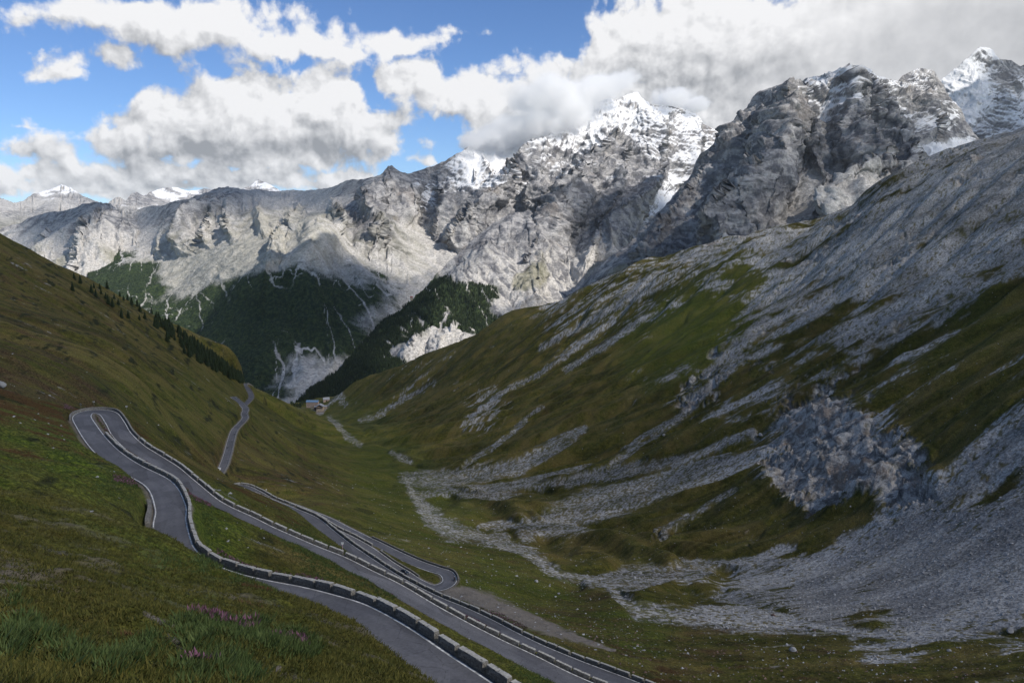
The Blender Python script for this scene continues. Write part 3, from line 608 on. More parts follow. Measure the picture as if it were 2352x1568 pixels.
GP = np.stack([GX+fx*rk, GY+fy*rk, GZ+.35*rk], -1)
tone_ = np.clip(.5+.75*streak+.5*fbm(sc_/110, qc_/160, 4, 191), 0, 1); brook = [t for t in S_TONGUES if len(t) > 15][0]
tone_ = np.maximum(tone_, sstep(-.4, .5, tongue(Xw, Yw, [(a_, b_, .75*c_+.5) for a_, b_, c_ in brook])+.3*clump)*side)
me = grid_mesh('ground', GP, dict(scree=scree, rock=rock, lush=lush, heath=heath, dirt=dirt, dark=dark, tone=tone_))
ground = link('ground', me, M_ground); tag(ground, 'grassy and stony mountain slopes falling to the valley with the stream bed', kind='structure')
def gz(x, y):
    x, y = np.asarray(x, float), np.asarray(y, float)
    a = np.clip((np.arctan2(x, y)-az[0])/da, 0, NA-1.001); r = np.clip(jr(np.hypot(x, y)), 0, NR-1.001)
    i, j = a.astype(int), r.astype(int); u, v = a-i, r-j
    return (GZ[i, j]*(1-u)+GZ[i+1, j]*u)*(1-v)+(GZ[i, j+1]*(1-u)+GZ[i+1, j+1]*u)*v
def gsample(A, x, y):
    a = np.clip((np.arctan2(x, y)-az[0])/da, 0, NA-1.001).astype(int); r = np.clip(jr(np.hypot(x, y)), 0, NR-1.001).astype(int)
    return A[a, r]
def hit(X, Y):
    """first place where the sight line through a survey point meets the ground"""
    d = ray(X, Y); a = math.atan2(d[0], d[1]); k = (a-az[0])/da; i = int(np.clip(k, 0, NA-2)); u = k-i
    z = GZ[i]*(1-u)+GZ[i+1]*u; s = d[2]/math.hypot(d[0], d[1]); f = z-rr*s
    j = np.argmax(f >= 0)
    if f[j] < 0: return None
    if j == 0: r = rr[0]
    else: t = f[j-1]/(f[j-1]-f[j]); r = rr[j-1]+t*(rr[j]-rr[j-1])
    x, y = r*math.sin(a), r*math.cos(a); return np.array([x, y, gz(x, y)])
# ------------------------------------------------------------------ unseen cloud bank overhead, shaped to keep the near slopes in shade
SHADE = [(1720,640,.45),(1640,720,.55),(1560,770,.8),(1850,560,.45),(1960,500,.5),(2150,420,.35),(2250,380,.3),(2320,350,.5),(2200,520,.75),(2050,560,.8),(1750,700,.9),(1900,650,.95),(1500,650,.9),(1200,730,.9),(1000,850,1),(2352,620,1.4),(2200,720,1.5),(2000,760,1.4),(1850,850,1.4),(2352,800,1.5),(1950,950,1.3),(1700,900,1.3),(1500,900,1.15),(2150,600,1.2)]
SH3 = [(250,600,0),(450,560,0),(700,480,.1),(880,450,0),(400,470,.5),(480,440,.8),(540,440,.9),(540,480,.6),(620,455,.75),(720,450,.7),(800,430,.8),(840,440,.3),(600,500,.1),(900,400,.5),(960,400,.7),(700,560,0),(550,620,0),(480,700,0),(430,750,0),(520,760,.2),(560,690,.6),(600,665,.75),(650,660,.9),(700,655,.9),(760,650,.9),(820,650,.9),(880,660,.9),(700,720,1),(800,720,1),(620,740,1),(560,800,.9),(640,810,.35),(700,800,.6),(600,870,.9),(700,880,.5),(880,600,0),(960,600,0),(1020,560,.1),(1040,520,.3),(940,650,.25),(980,470,.3),(300,660,.1),(400,690,.1)]
SH4 = [(1060,350,0),(1130,370,.1),(1200,330,0),(1200,400,.2),(1000,430,.6),(1080,470,.5),(1100,420,.2),(1300,400,0),(1260,450,.1),(1400,300,.1),(1460,230,.1),(1560,300,.2),(1600,360,.2),(1560,430,.2),(1470,500,.8),(1380,460,.1),(1340,500,.9),(1370,490,.9),(1350,540,.2),(1300,560,0),(1250,620,0),(1400,600,.6),(1450,570,.9),(1440,620,.9),(1520,520,.9),(1330,640,0),(1300,690,0),(1180,560,.2),(1050,580,.2)]
SH4B = [(1130,530,.3),(1060,580,.7),(1100,570,.7),(1150,570,.5),(1010,640,.8),(1060,640,.5),(1200,560,0),(1250,600,0),(1150,640,0),(1200,690,0),(1090,690,.1),(1030,720,.1),(960,700,.8),(900,760,.95),(960,750,.5),(1010,790,0),(930,800,.2),(900,860,.1),(850,870,.6),(800,880,.9),(760,880,1),(830,820,1)]
SH5 = [(1290,700,0.72),(1400,630,0.72),(1500,570,0.64),(1600,500,0.64),(1700,420,0.56),(1790,290,0.08),(1780,380,0.16),(1740,480,0.28),(1820,440,0.4),(1850,350,0.64),(1900,420,0.68),(1650,600,0.64),(1800,560,0.68),(1920,170,0.08),(1980,170,0.24),(1880,230,0.32),(1950,300,0.4),(2000,250,0.48),(2050,270,0.48),(2110,180,0.0),(2150,230,0.08),(2060,330,0.56),(2050,420,0.16),(1990,490,0.08),(1940,530,0.08),(2100,400,0.64),(2150,330,0.64),(2200,360,0.48),(1950,430,0.64),(2250,340,0.4)]
SH6 = [(2200,180,.2),(2200,250,0),(2180,300,.2),(2260,130,.5),(2300,160,.7),(2300,260,.9),(2240,320,.9),(2345,300,.9)]
SH2 = [(235,480,.9),(200,520,.8),(150,510,.8),(270,520,.7),(330,540,.6),(100,530,.6),(60,560,.4),(200,560,.4),(250,600,0),(120,590,0),(30,560,.3)]
# ------------------------------------------------------------------ mountains beyond the valley
DECK_SRC = []
def mountain(sil, ctrl, ybase, x0, x1, seed=0, silnoise=2.0, dens=1.0):
    nx = int((x1-x0)/1.7*dens)//QUICK; sil = np.array(sil, float)
    X = np.linspace(x0, x1, nx); Y0 = poly(sil, X); jag = silnoise*2*fbm(X/26, X*0+seed, 4, seed+5, gain=0.5); Ys = Y0
    Yb = np.maximum(poly(ybase, X), Ys+4)
    ny = int(np.max(Yb-Ys)/1.7*dens)//QUICK
    t = np.linspace(0, 1, ny)[None, :]
    XX = np.repeat(X[:, None], ny, 1); YY = Yb[:, None]+t*(Ys-Yb)[:, None]+jag[:, None]*t**26
    c = np.array(ctrl, float); tp = TPS(c[:, :2], 1e4/c[:, 2], lam=1e-4, scale=300.0)
    cx = np.linspace(x0, x1, 90); ct = np.linspace(0, 1, 70)
    cYs, cYb = np.interp(cx, X, poly(sil, X)), np.interp(cx, X, Yb)
    cxy = np.stack([np.repeat(cx[:, None], 70, 1), cYb[:, None]+ct[None]*(cYs-cYb)[:, None]], -1)
    inv = upsample(tp(cxy.reshape(-1, 2)).reshape(90, 70), nx, ny)
    return at_y(XX, YY, 1e4/np.maximum(inv, 0.2)), XX, YY
def plane(P): return P[..., 0]+0.3*P[..., 1], P[..., 2]*1.1+0.55*P[..., 1]
def relief(P, seed, wl=420.0, gul=0.10, crag=0.12, strata=0.0, dip=0.18, rough=1.0, octs=6, ang=0.0, stretch=1.0):
    """gullies down the fall line, crags and ledges, as a displacement along the surface normal"""
    N = grid_normals(P); N = -N*np.sign((N*P).sum(-1, keepdims=True))
    fall = np.zeros_like(N); fall[..., 2] = -1; fall += N*N[..., 2:3]; fall /= np.linalg.norm(fall, axis=-1, keepdims=True)+1e-6
    a, b = plane(P); fa, fb = plane(fall); n = np.hypot(fa, fb)+1e-6; fa, fb = fa/n, fb/n
    wa = fbm(a/wl/1.1, b/wl/1.1, 4, seed+9)*0.5*wl; wb = fbm(a/wl/1.1+7, b/wl/1.1, 4, seed+19)*0.5*wl
    h = np.zeros(a.shape); L = wl; g0 = None
    for k in range(5):
        co, si = gully((a+0.3*wa)/L, (b+0.3*wb)/L, fa, fb, 1.0, seed+60+k)
        h += gul*L*0.5*co; s_ = 0.45*si*np.minimum(1, gul*8); f2, f3 = fa-s_*fb, fb+s_*fa; n = np.hypot(f2, f3); fa, fb = f2/n, f3/n
        if g0 is None: g0 = co
        if k == 2: g2 = co
        L *= 0.5
    c = crag*wl*rough; ct, st = math.cos(R(ang)), math.sin(R(ang))
    u = ((a+.7*wa)*ct+(b+.7*wb)*st)/wl; v = (-(a+.7*wa)*st+(b+.7*wb)*ct)/wl*stretch
    r1 = facets(u, v, 7, seed+3, gain=0.55); f1 = fbm((a+wa+40)/wl*1.3, (b+wb)/wl*1.3, octs+1, seed+4, gain=0.56)
    h = h+c*(0.95*r1+0.45*f1)
    if np.any(strata):
        zz = P[..., 2]+dip*P[..., 0]+wb*0.35
        led = np.abs(perlin(zz/40, a/1300, seed+77))*22+np.abs(perlin(zz/15, a/700, seed+79))*9
        h = h+strata*led*rough
    h = h*(1-.6*np.linspace(0, 1, h.shape[1])[None]**24)
    Q = P+N*h[..., None]
    N2 = grid_normals(Q); N2 = -N2*np.sign((N2*P).sum(-1, keepdims=True))
    return Q, dict(h=h, nz=N2[..., 2], g0=g0, g2=g2, r1=r1, f1=f1, a=a, b=b)
def spurs(P, XX, YY, lst, seed):
    """buttresses: each a crest line with a half-width and a height, standing out from the face"""
    N = grid_normals(P); N = -N*np.sign((N*P).sum(-1, keepdims=True)); N[..., 2] *= .4; N /= np.linalg.norm(N, axis=-1, keepdims=True)
    Xv = XX+9*fbm(XX/30, YY/30, 4, seed+201); Yv = YY+9*fbm(XX/30, YY/30, 4, seed+202); h = np.zeros(XX.shape)
    for pl, w, ht in lst:
        a = np.array(pl, float); d = np.full(XX.shape, 1e3)
        for (x0, y0), (x1, y1) in zip(a[:-1], a[1:]):
            dx, dy = x1-x0, y1-y0; t = np.clip(((Xv-x0)*dx+(Yv-y0)*dy)/(dx*dx+dy*dy), 0, 1); d = np.minimum(d, np.hypot(Xv-x0-t*dx, Yv-y0-t*dy))
        h += ht*np.clip(1-d/w, 0, 1)**1.2*sstep(0, 70, YY-YY[:, -1:])
    return P+N*h[..., None]
def raise_mountain(label, P, attrs, mat):
    top = P[:, -1]; rows = [P]
    for dy, dz in ((15, -4), (60, -45), (160, -170), (400, -520)):
        d = top/np.linalg.norm(top[:, :2], axis=1)[:, None]; q = top+d*dy; q[:, 2] = top[:, 2]+dz; rows.append(q[:, None])
    A = {n: np.concatenate([np.broadcast_to(a, P.shape[:2])]+[np.broadcast_to(a, P.shape[:2])[:, -1:]]*4, 1) for n, a in attrs.items()}
    for n in ('snow', 'scree', 'green', 'forest'): A.setdefault(n, np.zeros((P.shape[0], P.shape[1]+4)))
    o = link('mountain', grid_mesh('mountain', np.concatenate(rows, 1), A), mat); return tag(o, label, kind='structure')
def fld(pts, X, Y, default=0.0, r=40, w0=0.08):
    num = np.full(X.shape, w0*default); den = np.full(X.shape, w0)
    for x, y, v in pts:
        w = np.exp(-((X-x)**2+((Y-y)*1.2)**2)/(2*r*r)); num += w*v; den += w
    return num/den
M_far = mat_mountain('far_mountain_rock')
# far ranges
P, XX, YY = mountain([(-80,462),(0,452),(30,465),(50,462),(75,447),(110,435),(140,424),(160,430),(185,447),(215,458),(245,470),(262,457),(272,452),(290,462),(330,475)],
   [(0,452,13000),(140,424,15000),(270,455,14000),(-60,560,9000),(140,560,9500),(320,560,9500),(140,480,12500),(60,500,11500)], [(-80,570),(330,570)], -80, 330, seed=3, silnoise=.7)
P, q = relief(P, 12, wl=1000, gul=0.05, crag=0.045)
raise_mountain('distant mountain with a snow capped summit at the far end of the valley', P, dict(snow=sstep(.45, .62, 0.40*sstep(470, 436, YY)*sstep(40, 80, XX)*sstep(215, 170, XX)+.5*(q['nz']-.5)+.8*q['f1']), scree=0.75*sstep(-.2, .3, q['f1']+.2), green=0.5*sstep(470, 530, YY)), M_far)
P, XX, YY = mountain([(240,520),(275,475),(300,447),(315,440),(330,448),(345,441),(375,432),(410,430),(430,438),(470,432),(500,437),(540,440),(575,425),(592,411),(610,418),(640,436),(700,450)],
   [(300,447,11000),(410,430,13500),(592,411,15000),(240,520,9500),(300,560,9000),(500,560,9500),(700,560,9500),(400,500,10500)], [(240,570),(700,570)], 240, 700, seed=4, silnoise=1.0)
P, q = relief(P, 13, wl=700, gul=0.05, crag=0.07)
raise_mountain('distant snowy ridge showing behind the pale mountain range', P, dict(snow=sstep(.42, .6, 0.22*sstep(464, 440, YY)*sstep(320, 360, XX)+.7*(q['nz']-.5)+.9*q['f1']), scree=0.5*sstep(-.2, .3, q['f1']), green=0.35*sstep(460, 520, YY)*sstep(360, 300, XX)), M_far)
# pyramid at the left
P, XX, YY = mountain([(-80,550),(0,528),(60,503),(120,487),(180,472),(215,463),(240,462),(265,475),(300,497),(340,520),(390,548),(430,560)],
   [(0,528,7600),(235,462,7200),(390,548,6600),(0,650,6000),(200,700,5200),(400,700,5200),(235,560,6100),(100,560,6800),(330,600,6000)], [(-80,720),(430,720)], -80, 430, seed=2)
P = spurs(P, XX, YY, [([(190,690),(215,570),(238,468)],50,130),([(80,640),(120,560),(170,478)],40,80),([(320,620),(300,540),(285,490)],40,80)], 11)
P, q = relief(P, 11, wl=520, gul=0.12, crag=0.03)
DECK_SRC.append((P, SH2, 34)); raise_mountain('grey pyramid shaped mountain above the left grass slope', P, dict(scree=sstep(-.3, .5, .35*q['f1']+.5*q['g2']+1.2*sstep(500, 580, YY)-.25), green=.55*sstep(-.1, .6, q['g0']+.5*q['f1']-.2)*sstep(560, 600, YY)), M_rock)
# pale range with the rounded green head in front
P, XX, YY = mountain([(200,545),(250,520),(330,475),(370,470),(430,452),(470,440),(500,430),(535,428),(560,434),(640,437),(700,438),(760,430),(800,415),(850,407),(878,398),(890,382),(900,380),(915,392),(935,400),(960,392),(1000,378),(1050,352),(1090,345),(1130,360),(1170,370)],
   [(200,545,6900),(330,475,7000),(535,428,6500),(740,435,6300),(890,382,5700),(1050,352,6100),(1170,370,6100),(860,440,5250),(850,520,4800),(690,490,5700),(1000,560,5000),(1100,520,5400),(960,480,5450),(720,530,4350),(640,560,4350),(800,570,4450),(560,640,3900),(700,700,3650),(850,690,3750),
    (690,920,2950),(560,890,3050),(600,800,3350),(450,730,3950),(300,640,5000),(380,560,5800),(1000,650,4250),(900,730,3750),(800,820,3350),(200,640,5300),(450,610,4800),(500,520,5500),(1150,600,4700),(600,700,3650),(520,720,3750),(1170,900,3000),(420,490,6000),(350,560,6000)],
   [(200,760),(500,960),(1170,960)], 200, 1170, seed=5)
rg = .08+fld([(350,500,.5),(420,500,.8),(430,540,.9),(480,450,.6),(540,450,.7),(530,520,.6),(600,470,.4),(660,460,.3),(700,500,.05),(620,540,.08),(740,450,.4),(800,430,.5),(860,420,.9),(870,480,1),(850,530,.9),(830,510,.9),(920,450,.8),(900,560,.5),(950,400,.9),(1000,400,.9),(1050,380,1),(960,500,.15),(1000,540,.05),(1020,570,.1),(1060,500,.9),(940,620,.35),(720,540,.15),(600,580,.2),(660,560,.2),(780,580,.3),(320,560,.05),(360,560,.05),(260,600,.15),(450,620,.15),(500,560,.3),(560,560,.2),(380,640,.25),(700,700,.5),(850,700,.4),(600,800,.5)], XX, YY, .35, 38)
P = spurs(P, XX, YY, [([(855,550),(842,490),(860,440),(884,395)],40,130),([(425,560),(440,500),(478,440)],30,120),([(535,540),(530,490),(535,435)],18,60),([(720,700),(715,600),(722,545)],70,60),([(600,690),(630,600),(650,560)],40,40),([(930,500),(945,430),(950,395)],26,90),([(604,530),(592,480),(600,445)],16,55),([(676,520),(690,475),(700,445)],16,50),([(778,520),(768,465),(792,430)],18,60),([(372,580),(386,525),(402,465)],18,55),([(470,550),(496,500),(500,450)],16,50),([(640,600),(650,560),(655,510)],16,30),([(1050,480),(1050,420),(1060,350)],26,90)], 14)
P, q = relief(P, 14, wl=420, gul=0.06, crag=0.14, rough=rg, strata=.3, ang=70, stretch=1.5)
strk = .35*q['g2']+q['f1']
vein = np.maximum(sstep(.034, .010, np.abs(perlin(q['a']/190+.12*q['f1'], q['b']/900, 301)+.16*fbm(q['a']/60, q['b']/160, 3, 303))), .8*sstep(.020, .006, np.abs(perlin(q['a']/110+.12*q['f1'], q['b']/600, 304)+.14*fbm(q['a']/30, q['b']/90, 3, 305)))); ledge = sstep(.45, .62, fbm(q['a']/160, q['b']/28, 5, 306)+.2*q['f1'])
ff = fld([(720,560,0),(640,580,0),(560,620,.3),(520,650,.7),(480,690,.75),(460,740,.8),(420,700,.7),(440,640,.1),(400,690,.55),(300,620,.75),(240,610,.75),(200,600,.6),(340,610,.6),(350,640,.75),(300,670,.9),(260,650,.8),(380,670,.3),(420,660,.3),(390,590,.0),(330,580,.0),(400,720,.8),(560,680,.95),(620,680,.95),(680,660,.85),(600,640,.55),(720,700,.85),(780,650,.7),(740,620,.2),(820,690,.85),(860,660,.8),(900,640,.25),(860,620,.1),(820,620,.25),(940,620,.0),(900,690,.5),(840,740,.6),(780,760,.75),(700,780,.9),(620,760,.95),(560,740,.95),(520,740,.85),(580,820,.85),(660,840,.6),(700,860,.3),(680,890,.1),(740,830,.4),(640,890,.5),(560,860,.8),(640,600,.1),(560,590,.0),(500,600,.0),(480,620,.05),(800,600,.1),(960,640,.1),(880,720,.4)], XX, YY, 0., 30)
forest3 = sstep(.38, .58, ff+.55*q['f1']-.32*vein-.42*ledge+.06)
grn = sstep(.3, .7, fld([(720,550,.6),(660,570,.7),(600,590,.8),(620,560,.6),(560,600,.85),(480,620,.7),(500,580,.6),(450,620,.6),(560,560,.5),(420,600,.4),(500,540,.3),(700,570,.5),(780,560,.4),(800,590,.5),(760,600,.5),(870,560,.4),(940,600,.3),(900,600,.4),(400,640,.6),(680,600,.4)], XX, YY, 0., 40)-.35*strk+.1)
sc3 = sstep(.30, .62, .95-.75*rg+.35*q['f1']+.08*q['g2'])
sn = fld([(1060,365,.9),(1040,390,.8),(1000,400,.4),(965,435,.55),(975,440,.6),(955,430,.4),(1100,380,1),(1100,350,.9)], XX, YY, 0, 16, .3)
raise_mountain('pale limestone mountain range with scree bowls and a dark forested foot', P, dict(snow=sstep(.5, .65, sn+.5*(q['nz']-.5)+.25*q['f1']), scree=sc3, green=grn*.42*(1-forest3), forest=forest3), M_rock)
P3, F3 = P, forest3; DECK_SRC.append((P, SH3, 34))
# the great snow and rock massif
P, XX, YY = mountain([(930,430),(960,412),(1000,392),(1040,366),(1060,348),(1088,326),(1100,325),(1130,318),(1180,306),(1230,303),(1262,298),(1300,290),(1330,262),(1355,240),(1380,232),(1420,224),(1450,215),(1465,210),(1475,222),(1500,238),(1540,244),(1580,252),(1610,275),(1640,297),(1665,315),(1690,345),(1720,400),(1780,460)],
   [(930,430,5900),(1060,345,6000),(1262,298,6300),(1465,210,7000),(1600,265,7200),(1690,345,7400),(960,470,5500),(1050,500,5150),(1150,430,5500),(1300,400,5650),(1400,330,6200),(1280,520,4950),(1400,500,5250),(1480,500,5350),(1480,380,6200),(1580,350,6700),(1550,430,6500),(1510,470,6000),(1350,620,4500),(1250,690,4200),(1450,600,4700),(1100,640,4600),(1000,580,5000),(1310,450,5300),(1220,440,5450),(1780,600,6000),(1180,400,5800),(1255,440,5350),(1230,500,5250),(1330,480,5100),(1360,520,5200),(1130,480,5150),(1180,340,6200),(1240,360,5800)],
   [(930,560),(1050,720),(1300,760),(1780,640)], 930, 1780, seed=6)
rg = fld([(1350,640,.35),(1300,680,.3),(1400,620,.35),(1450,560,.5),(1520,480,.25),(1560,410,.1),(1500,560,.4),(1120,370,.2),(1150,350,.2),(1300,450,1.1),(1250,400,1.2),(1400,280,1),(1450,400,1),(1200,560,.9),(1100,480,1.2),(1350,560,.8),(1000,450,.8),(1290,640,.5),(1050,530,.35),(1010,470,.4),(1060,590,.3)], XX, YY, .9, 40)
P = spurs(P, XX, YY, [([(1235,640),(1268,545),(1310,450),(1335,395),(1390,335)],46,180),([(1060,560),(1110,480),(1165,425),(1215,385),(1262,322)],40,150),([(1400,580),(1440,490),(1472,420),(1492,330),(1500,255)],42,170),([(1560,420),(1590,320),(1585,262)],30,110),([(1010,560),(1030,480),(1010,410)],26,80),([(1340,620),(1370,540),(1400,440),(1420,360)],34,120),([(1170,560),(1215,490),(1240,440)],30,110),([(1130,420),(1110,370),(1095,330)],16,45)], 15)
P, q = relief(P, 15, wl=400, gul=0.07, crag=0.19, rough=rg, strata=.8, dip=.35, ang=55, stretch=1.8)
sn = fld([(1120,350,1.0),(1140,375,.85),(1150,400,.7),(1100,400,.55),(1120,420,.6),(1070,360,.8),(1080,400,.55),(1060,390,.7),(1180,330,.9),(1200,320,.95),(1230,315,1),(1240,345,.35),(1190,370,.3),(1190,420,.35),(1260,350,.45),(1290,305,.95),(1330,300,1),(1300,330,.7),(1340,330,.5),(1360,300,.9),(1380,260,.85),(1400,240,1),(1440,230,.95),(1460,225,.8),(1430,260,.8),(1480,250,.85),(1400,300,.7),(1440,300,.7),(1480,300,.75),(1520,260,.85),(1560,260,.9),(1500,340,.6),(1540,320,.75),(1600,290,.75),(1640,310,.75),(1560,350,.75),(1600,340,.85),(1650,340,.9),(1600,365,1.1),(1580,380,1.1),(1570,400,1.1),(1555,420,1.1),(1540,435,1.1),(1520,445,1.1),(1500,450,1),(1510,465,.9),(1480,420,.15),(1500,400,.3),(1450,350,.45),(1400,350,.3),(1350,370,.25),(1430,400,.2),(1300,380,.3),(1200,400,.4),(1170,440,.25),(1010,430,.2),(980,440,.4),(1350,420,.05),(1250,450,.05),(1450,450,.0),(1560,460,.3),(1540,500,.0),(1500,480,.5),(1100,460,.1),(1330,350,.45)], XX, YY, 0, 19, .12)
pk = sstep(.4, .8, fld([(1370,640,1),(1400,620,.9),(1340,670,.9),(1300,700,.8),(1450,590,.8),(1430,560,.5),(1480,560,.4),(1500,530,.5),(1390,560,.4),(1250,650,.3),(1150,600,.2),(1080,520,.5),(1030,560,.7),(1180,500,.35),(1560,470,.5),(1530,510,.6),(1330,600,.6),(1290,580,.4)], XX, YY, .1, 35)+.3*q['f1']+.2*q['g2'])
DECK_SRC.append((P, SH4, 34)); raise_mountain('huge rocky massif with a snow covered summit half wrapped in cloud', P, dict(snow=sstep(.47, .66, sn*.86+1.0*(q['nz']-.46)-.13+.50*q['f1']-.10*np.tanh(q['h']/40)), scree=pk), M_rock)
# strata dome and its wooded spur
P, XX, YY = mountain([(660,950),(690,918),(760,865),(830,790),(900,725),(950,685),(1000,632),(1040,592),(1065,570),(1100,538),(1133,511),(1170,492),(1214,484),(1250,505),(1280,545),(1310,620),(1350,720)],
   [(690,918,2900),(760,865,3150),(900,725,3700),(1000,632,4200),(1070,565,4550),(1150,505,4850),(1214,484,4950),(1280,545,4800),(800,890,2850),(900,830,3050),(1000,770,3350),(1100,700,3750),(1200,700,3850),(1280,700,4050),(1100,600,4250),(1200,600,4350),(1350,750,3900)],
   [(660,990),(1350,800)], 660, 1350, seed=7)
rg = fld([(1100,560,.5),(1150,600,.5),(1050,610,.5),(1000,820,1.0),(960,800,1.0),(1010,790,1.3),(1100,700,.3),(1200,680,.6),(1250,600,.8),(900,800,.5),(800,850,.3),(930,790,1)], XX, YY, .5, 40)
P = spurs(P, XX, YY, [([(1000,700),(1080,600),(1150,510)],50,60),([(1210,690),(1230,590),(1214,490)],40,70),([(1000,840),(1015,790),(1040,770)],26,40),([(940,830),(960,790),(990,770)],22,35)], 16)
P, q = relief(P, 16, wl=300, gul=0.10, crag=0.08, rough=rg, strata=1.1, dip=.12, ang=90, stretch=1.3)
vein = sstep(.06, .02, np.abs(perlin(q['a']/120+.12*q['f1'], q['b']/700, 302)+.25*fbm(q['a']/40, q['b']/60, 3, 307)))
ff = fld([(700,900,1),(760,870,1),(830,800,1),(900,740,1),(950,700,1),(1000,660,.75),(1020,640,.5),(860,850,1),(800,880,1),(930,780,.95),(960,740,1),(1000,700,.9),(1040,700,.8),(1080,690,.8),(1120,690,.75),(1130,660,.6),(1060,730,.95),(1100,740,.8),(1020,750,.9),(980,780,.4),(1010,790,.05),(970,800,.1),(930,810,.2),(1040,775,.3),(960,760,.8),(1140,720,.5),(1160,640,.2),(1060,640,.25),(1100,620,.02),(1150,700,.3),(1180,690,.0),(1200,650,0),(900,860,.9),(850,870,.8),(880,850,1),(950,830,.5),(920,840,.6),(1050,600,0),(1160,560,0),(1250,640,0),(1230,700,0)], XX, YY, 0., 24)
forest4 = sstep(.40, .56, ff+.2*q['f1']-.5*vein*sstep(760, 1000, XX))
sc4 = sstep(.4, .7, fld([(1050,650,.7),(1100,650,.6),(1180,700,.7),(1230,700,.8),(1200,640,.5),(1000,800,.9),(960,800,.9),(1150,660,.6),(1010,790,1),(1270,640,.5)], XX, YY, .1, 35)+.35*q['g2']+.3*q['f1'])
gr4 = .7*sstep(.4, .7, fld([(1200,610,.3),(1215,640,.9),(1205,655,.9),(1225,610,.8),(1130,650,.5),(1080,650,.4)], XX, YY, 0., 16, .15)+.3*q['f1'])
raise_mountain('banded rock dome with a dark spruce covered spur above the hotel', P, dict(scree=sc4, forest=forest4, green=gr4*(1-forest4)), M_rock)
P4, F4 = P, forest4; DECK_SRC.append((P, SH4B, 30))
# the dark rock peak at the right
P, XX, YY = mountain([(1200,765),(1240,732),(1290,690),(1340,645),(1400,590),(1450,545),(1500,500),(1545,455),(1580,410),(1615,365),(1640,330),(1670,290),(1700,255),(1730,225),(1760,203),(1790,195),(1830,190),(1848,182),(1870,174),(1900,162),(1930,152),(1960,154),(1980,152),(1995,161),(2010,176),(2040,187),(2062,186),(2075,172),(2110,157),(2140,158),(2155,175),(2170,200),(2180,220),(2210,270),(2260,335),(2300,350),(2420,380)],
   [(1240,732,3250),(1290,690,3350),(1545,455,3800),(1760,203,4100),(1930,140,4150),(2140,160,4400),(2260,335,4150),(1790,300,3650),(1760,450,3100),(1650,550,2900),(1500,620,2900),(1640,430,3550),(1900,450,3250),(2000,300,3750),(1900,250,3800),(1900,540,2800),(2050,400,3350),(2150,300,4050),(2100,380,3550),(1700,580,2700),(1500,660,2750),(2000,500,2750),(2420,380,3800),(2300,420,3500),(1850,350,3550),(1950,380,3350),(2000,430,3250)],
   [(1200,800),(1500,690),(2420,480)], 1200, 2420, seed=8)
rg = fld([(1850,450,.4),(1820,470,.3),(1400,640,.5),(1350,670,.4),(1980,480,.5),(2040,440,.5),(1950,530,.4),(2150,340,.4),(2000,400,1)], XX, YY, 1.0, 40)
P = spurs(P, XX, YY, [([(1680,570),(1750,470),(1785,340),(1810,250),(1850,190)],60,200),([(1960,530),(1995,430),(1940,300),(1925,180)],50,140),([(1500,600),(1580,500),(1650,400),(1720,280)],40,80),([(2080,420),(2050,330),(1985,215),(1975,150)],34,100),([(1850,500),(1880,400),(1870,290)],34,70),([(2130,300),(2115,220),(2110,165)],30,80),([(1820,560),(1900,545),(2000,490)],24,60)], 17)
P, q = relief(P, 17, wl=300, gul=0.08, crag=0.19, rough=rg, strata=.7, dip=-.4, ang=-40, stretch=1.6)
sn = fld([(1900,160,.6),(1930,150,.95),(1960,160,.7),(2000,190,.55),(2020,210,.6),(1880,175,.4),(2040,230,.5),(1950,220,.5),(1870,220,.45),(1860,240,.65),(1900,250,.65),(1940,235,.5),(2060,260,.5),(1980,270,.3),(2120,190,.4),(2110,170,.3),(2140,190,.1),(2170,260,.6),(2150,280,.7),(2130,270,.5),(1830,210,.35),(1800,300,.0),(1950,330,.0),(2000,320,.15),(2100,260,.2),(2150,320,.1),(2110,365,.9),(2160,350,1),(2200,345,1.),(2180,360,.9),(1900,300,.1),(1650,330,.2)], XX, YY, 0, 17, .12)
pk = sstep(.45, .75, fld([(1850,450,.8),(1820,480,.7),(1990,480,.75),(2050,440,.7),(1930,540,.6),(1960,520,.7),(1400,640,.35),(1330,680,.4),(2080,420,.6),(2150,360,.5),(2120,390,.5),(1980,330,.4),(1790,280,.25)], XX, YY, .05, 28)+.25*q['f1'])
DECK_SRC.append((P, SH5, 34)); raise_mountain('dark grey craggy rock peak with snow dusted ledges behind the right slope', P, dict(snow=sstep(.5, .66, sn*1.05+.8*(q['nz']-.40)+.30*q['f1']+.02), scree=pk, green=.6*sstep(.5, .7, fld([(1420,640,.9),(1440,620,.8),(1400,660,.8)], XX, YY, 0, 14, .2)+.2*q['f1'])), M_rock)
# snowy pyramid and a small white summit behind
P, XX, YY = mountain([(2080,300),(2120,240),(2165,178),(2200,150),(2230,125),(2250,108),(2262,104),(2283,112),(2294,132),(2325,138),(2345,150),(2400,140),(2450,170)],
   [(2165,178,5200),(2260,105,5300),(2345,150,5400),(2450,170,5500),(2080,300,4900),(2200,360,4500),(2400,360,4500),(2260,200,5000)], [(2080,420),(2450,420)], 2080, 2450, seed=9)
P, q = relief(P, 18, wl=380, gul=0.05, crag=0.13, strata=.45, dip=.3, ang=60, stretch=1.4)
sn = fld([(2200,180,.85),(2260,140,.85),(2250,200,.95),(2220,250,.9),(2180,280,.8),(2200,300,.5),(2300,150,.5),(2320,170,.1),(2310,220,.25),(2280,280,.4),(2260,310,.1),(2345,200,.6),(2345,260,.5),(2310,300,.1),(2250,340,.1),(2230,350,.8),(2280,345,.9),(2320,320,.8)], XX, YY, .3, 24)
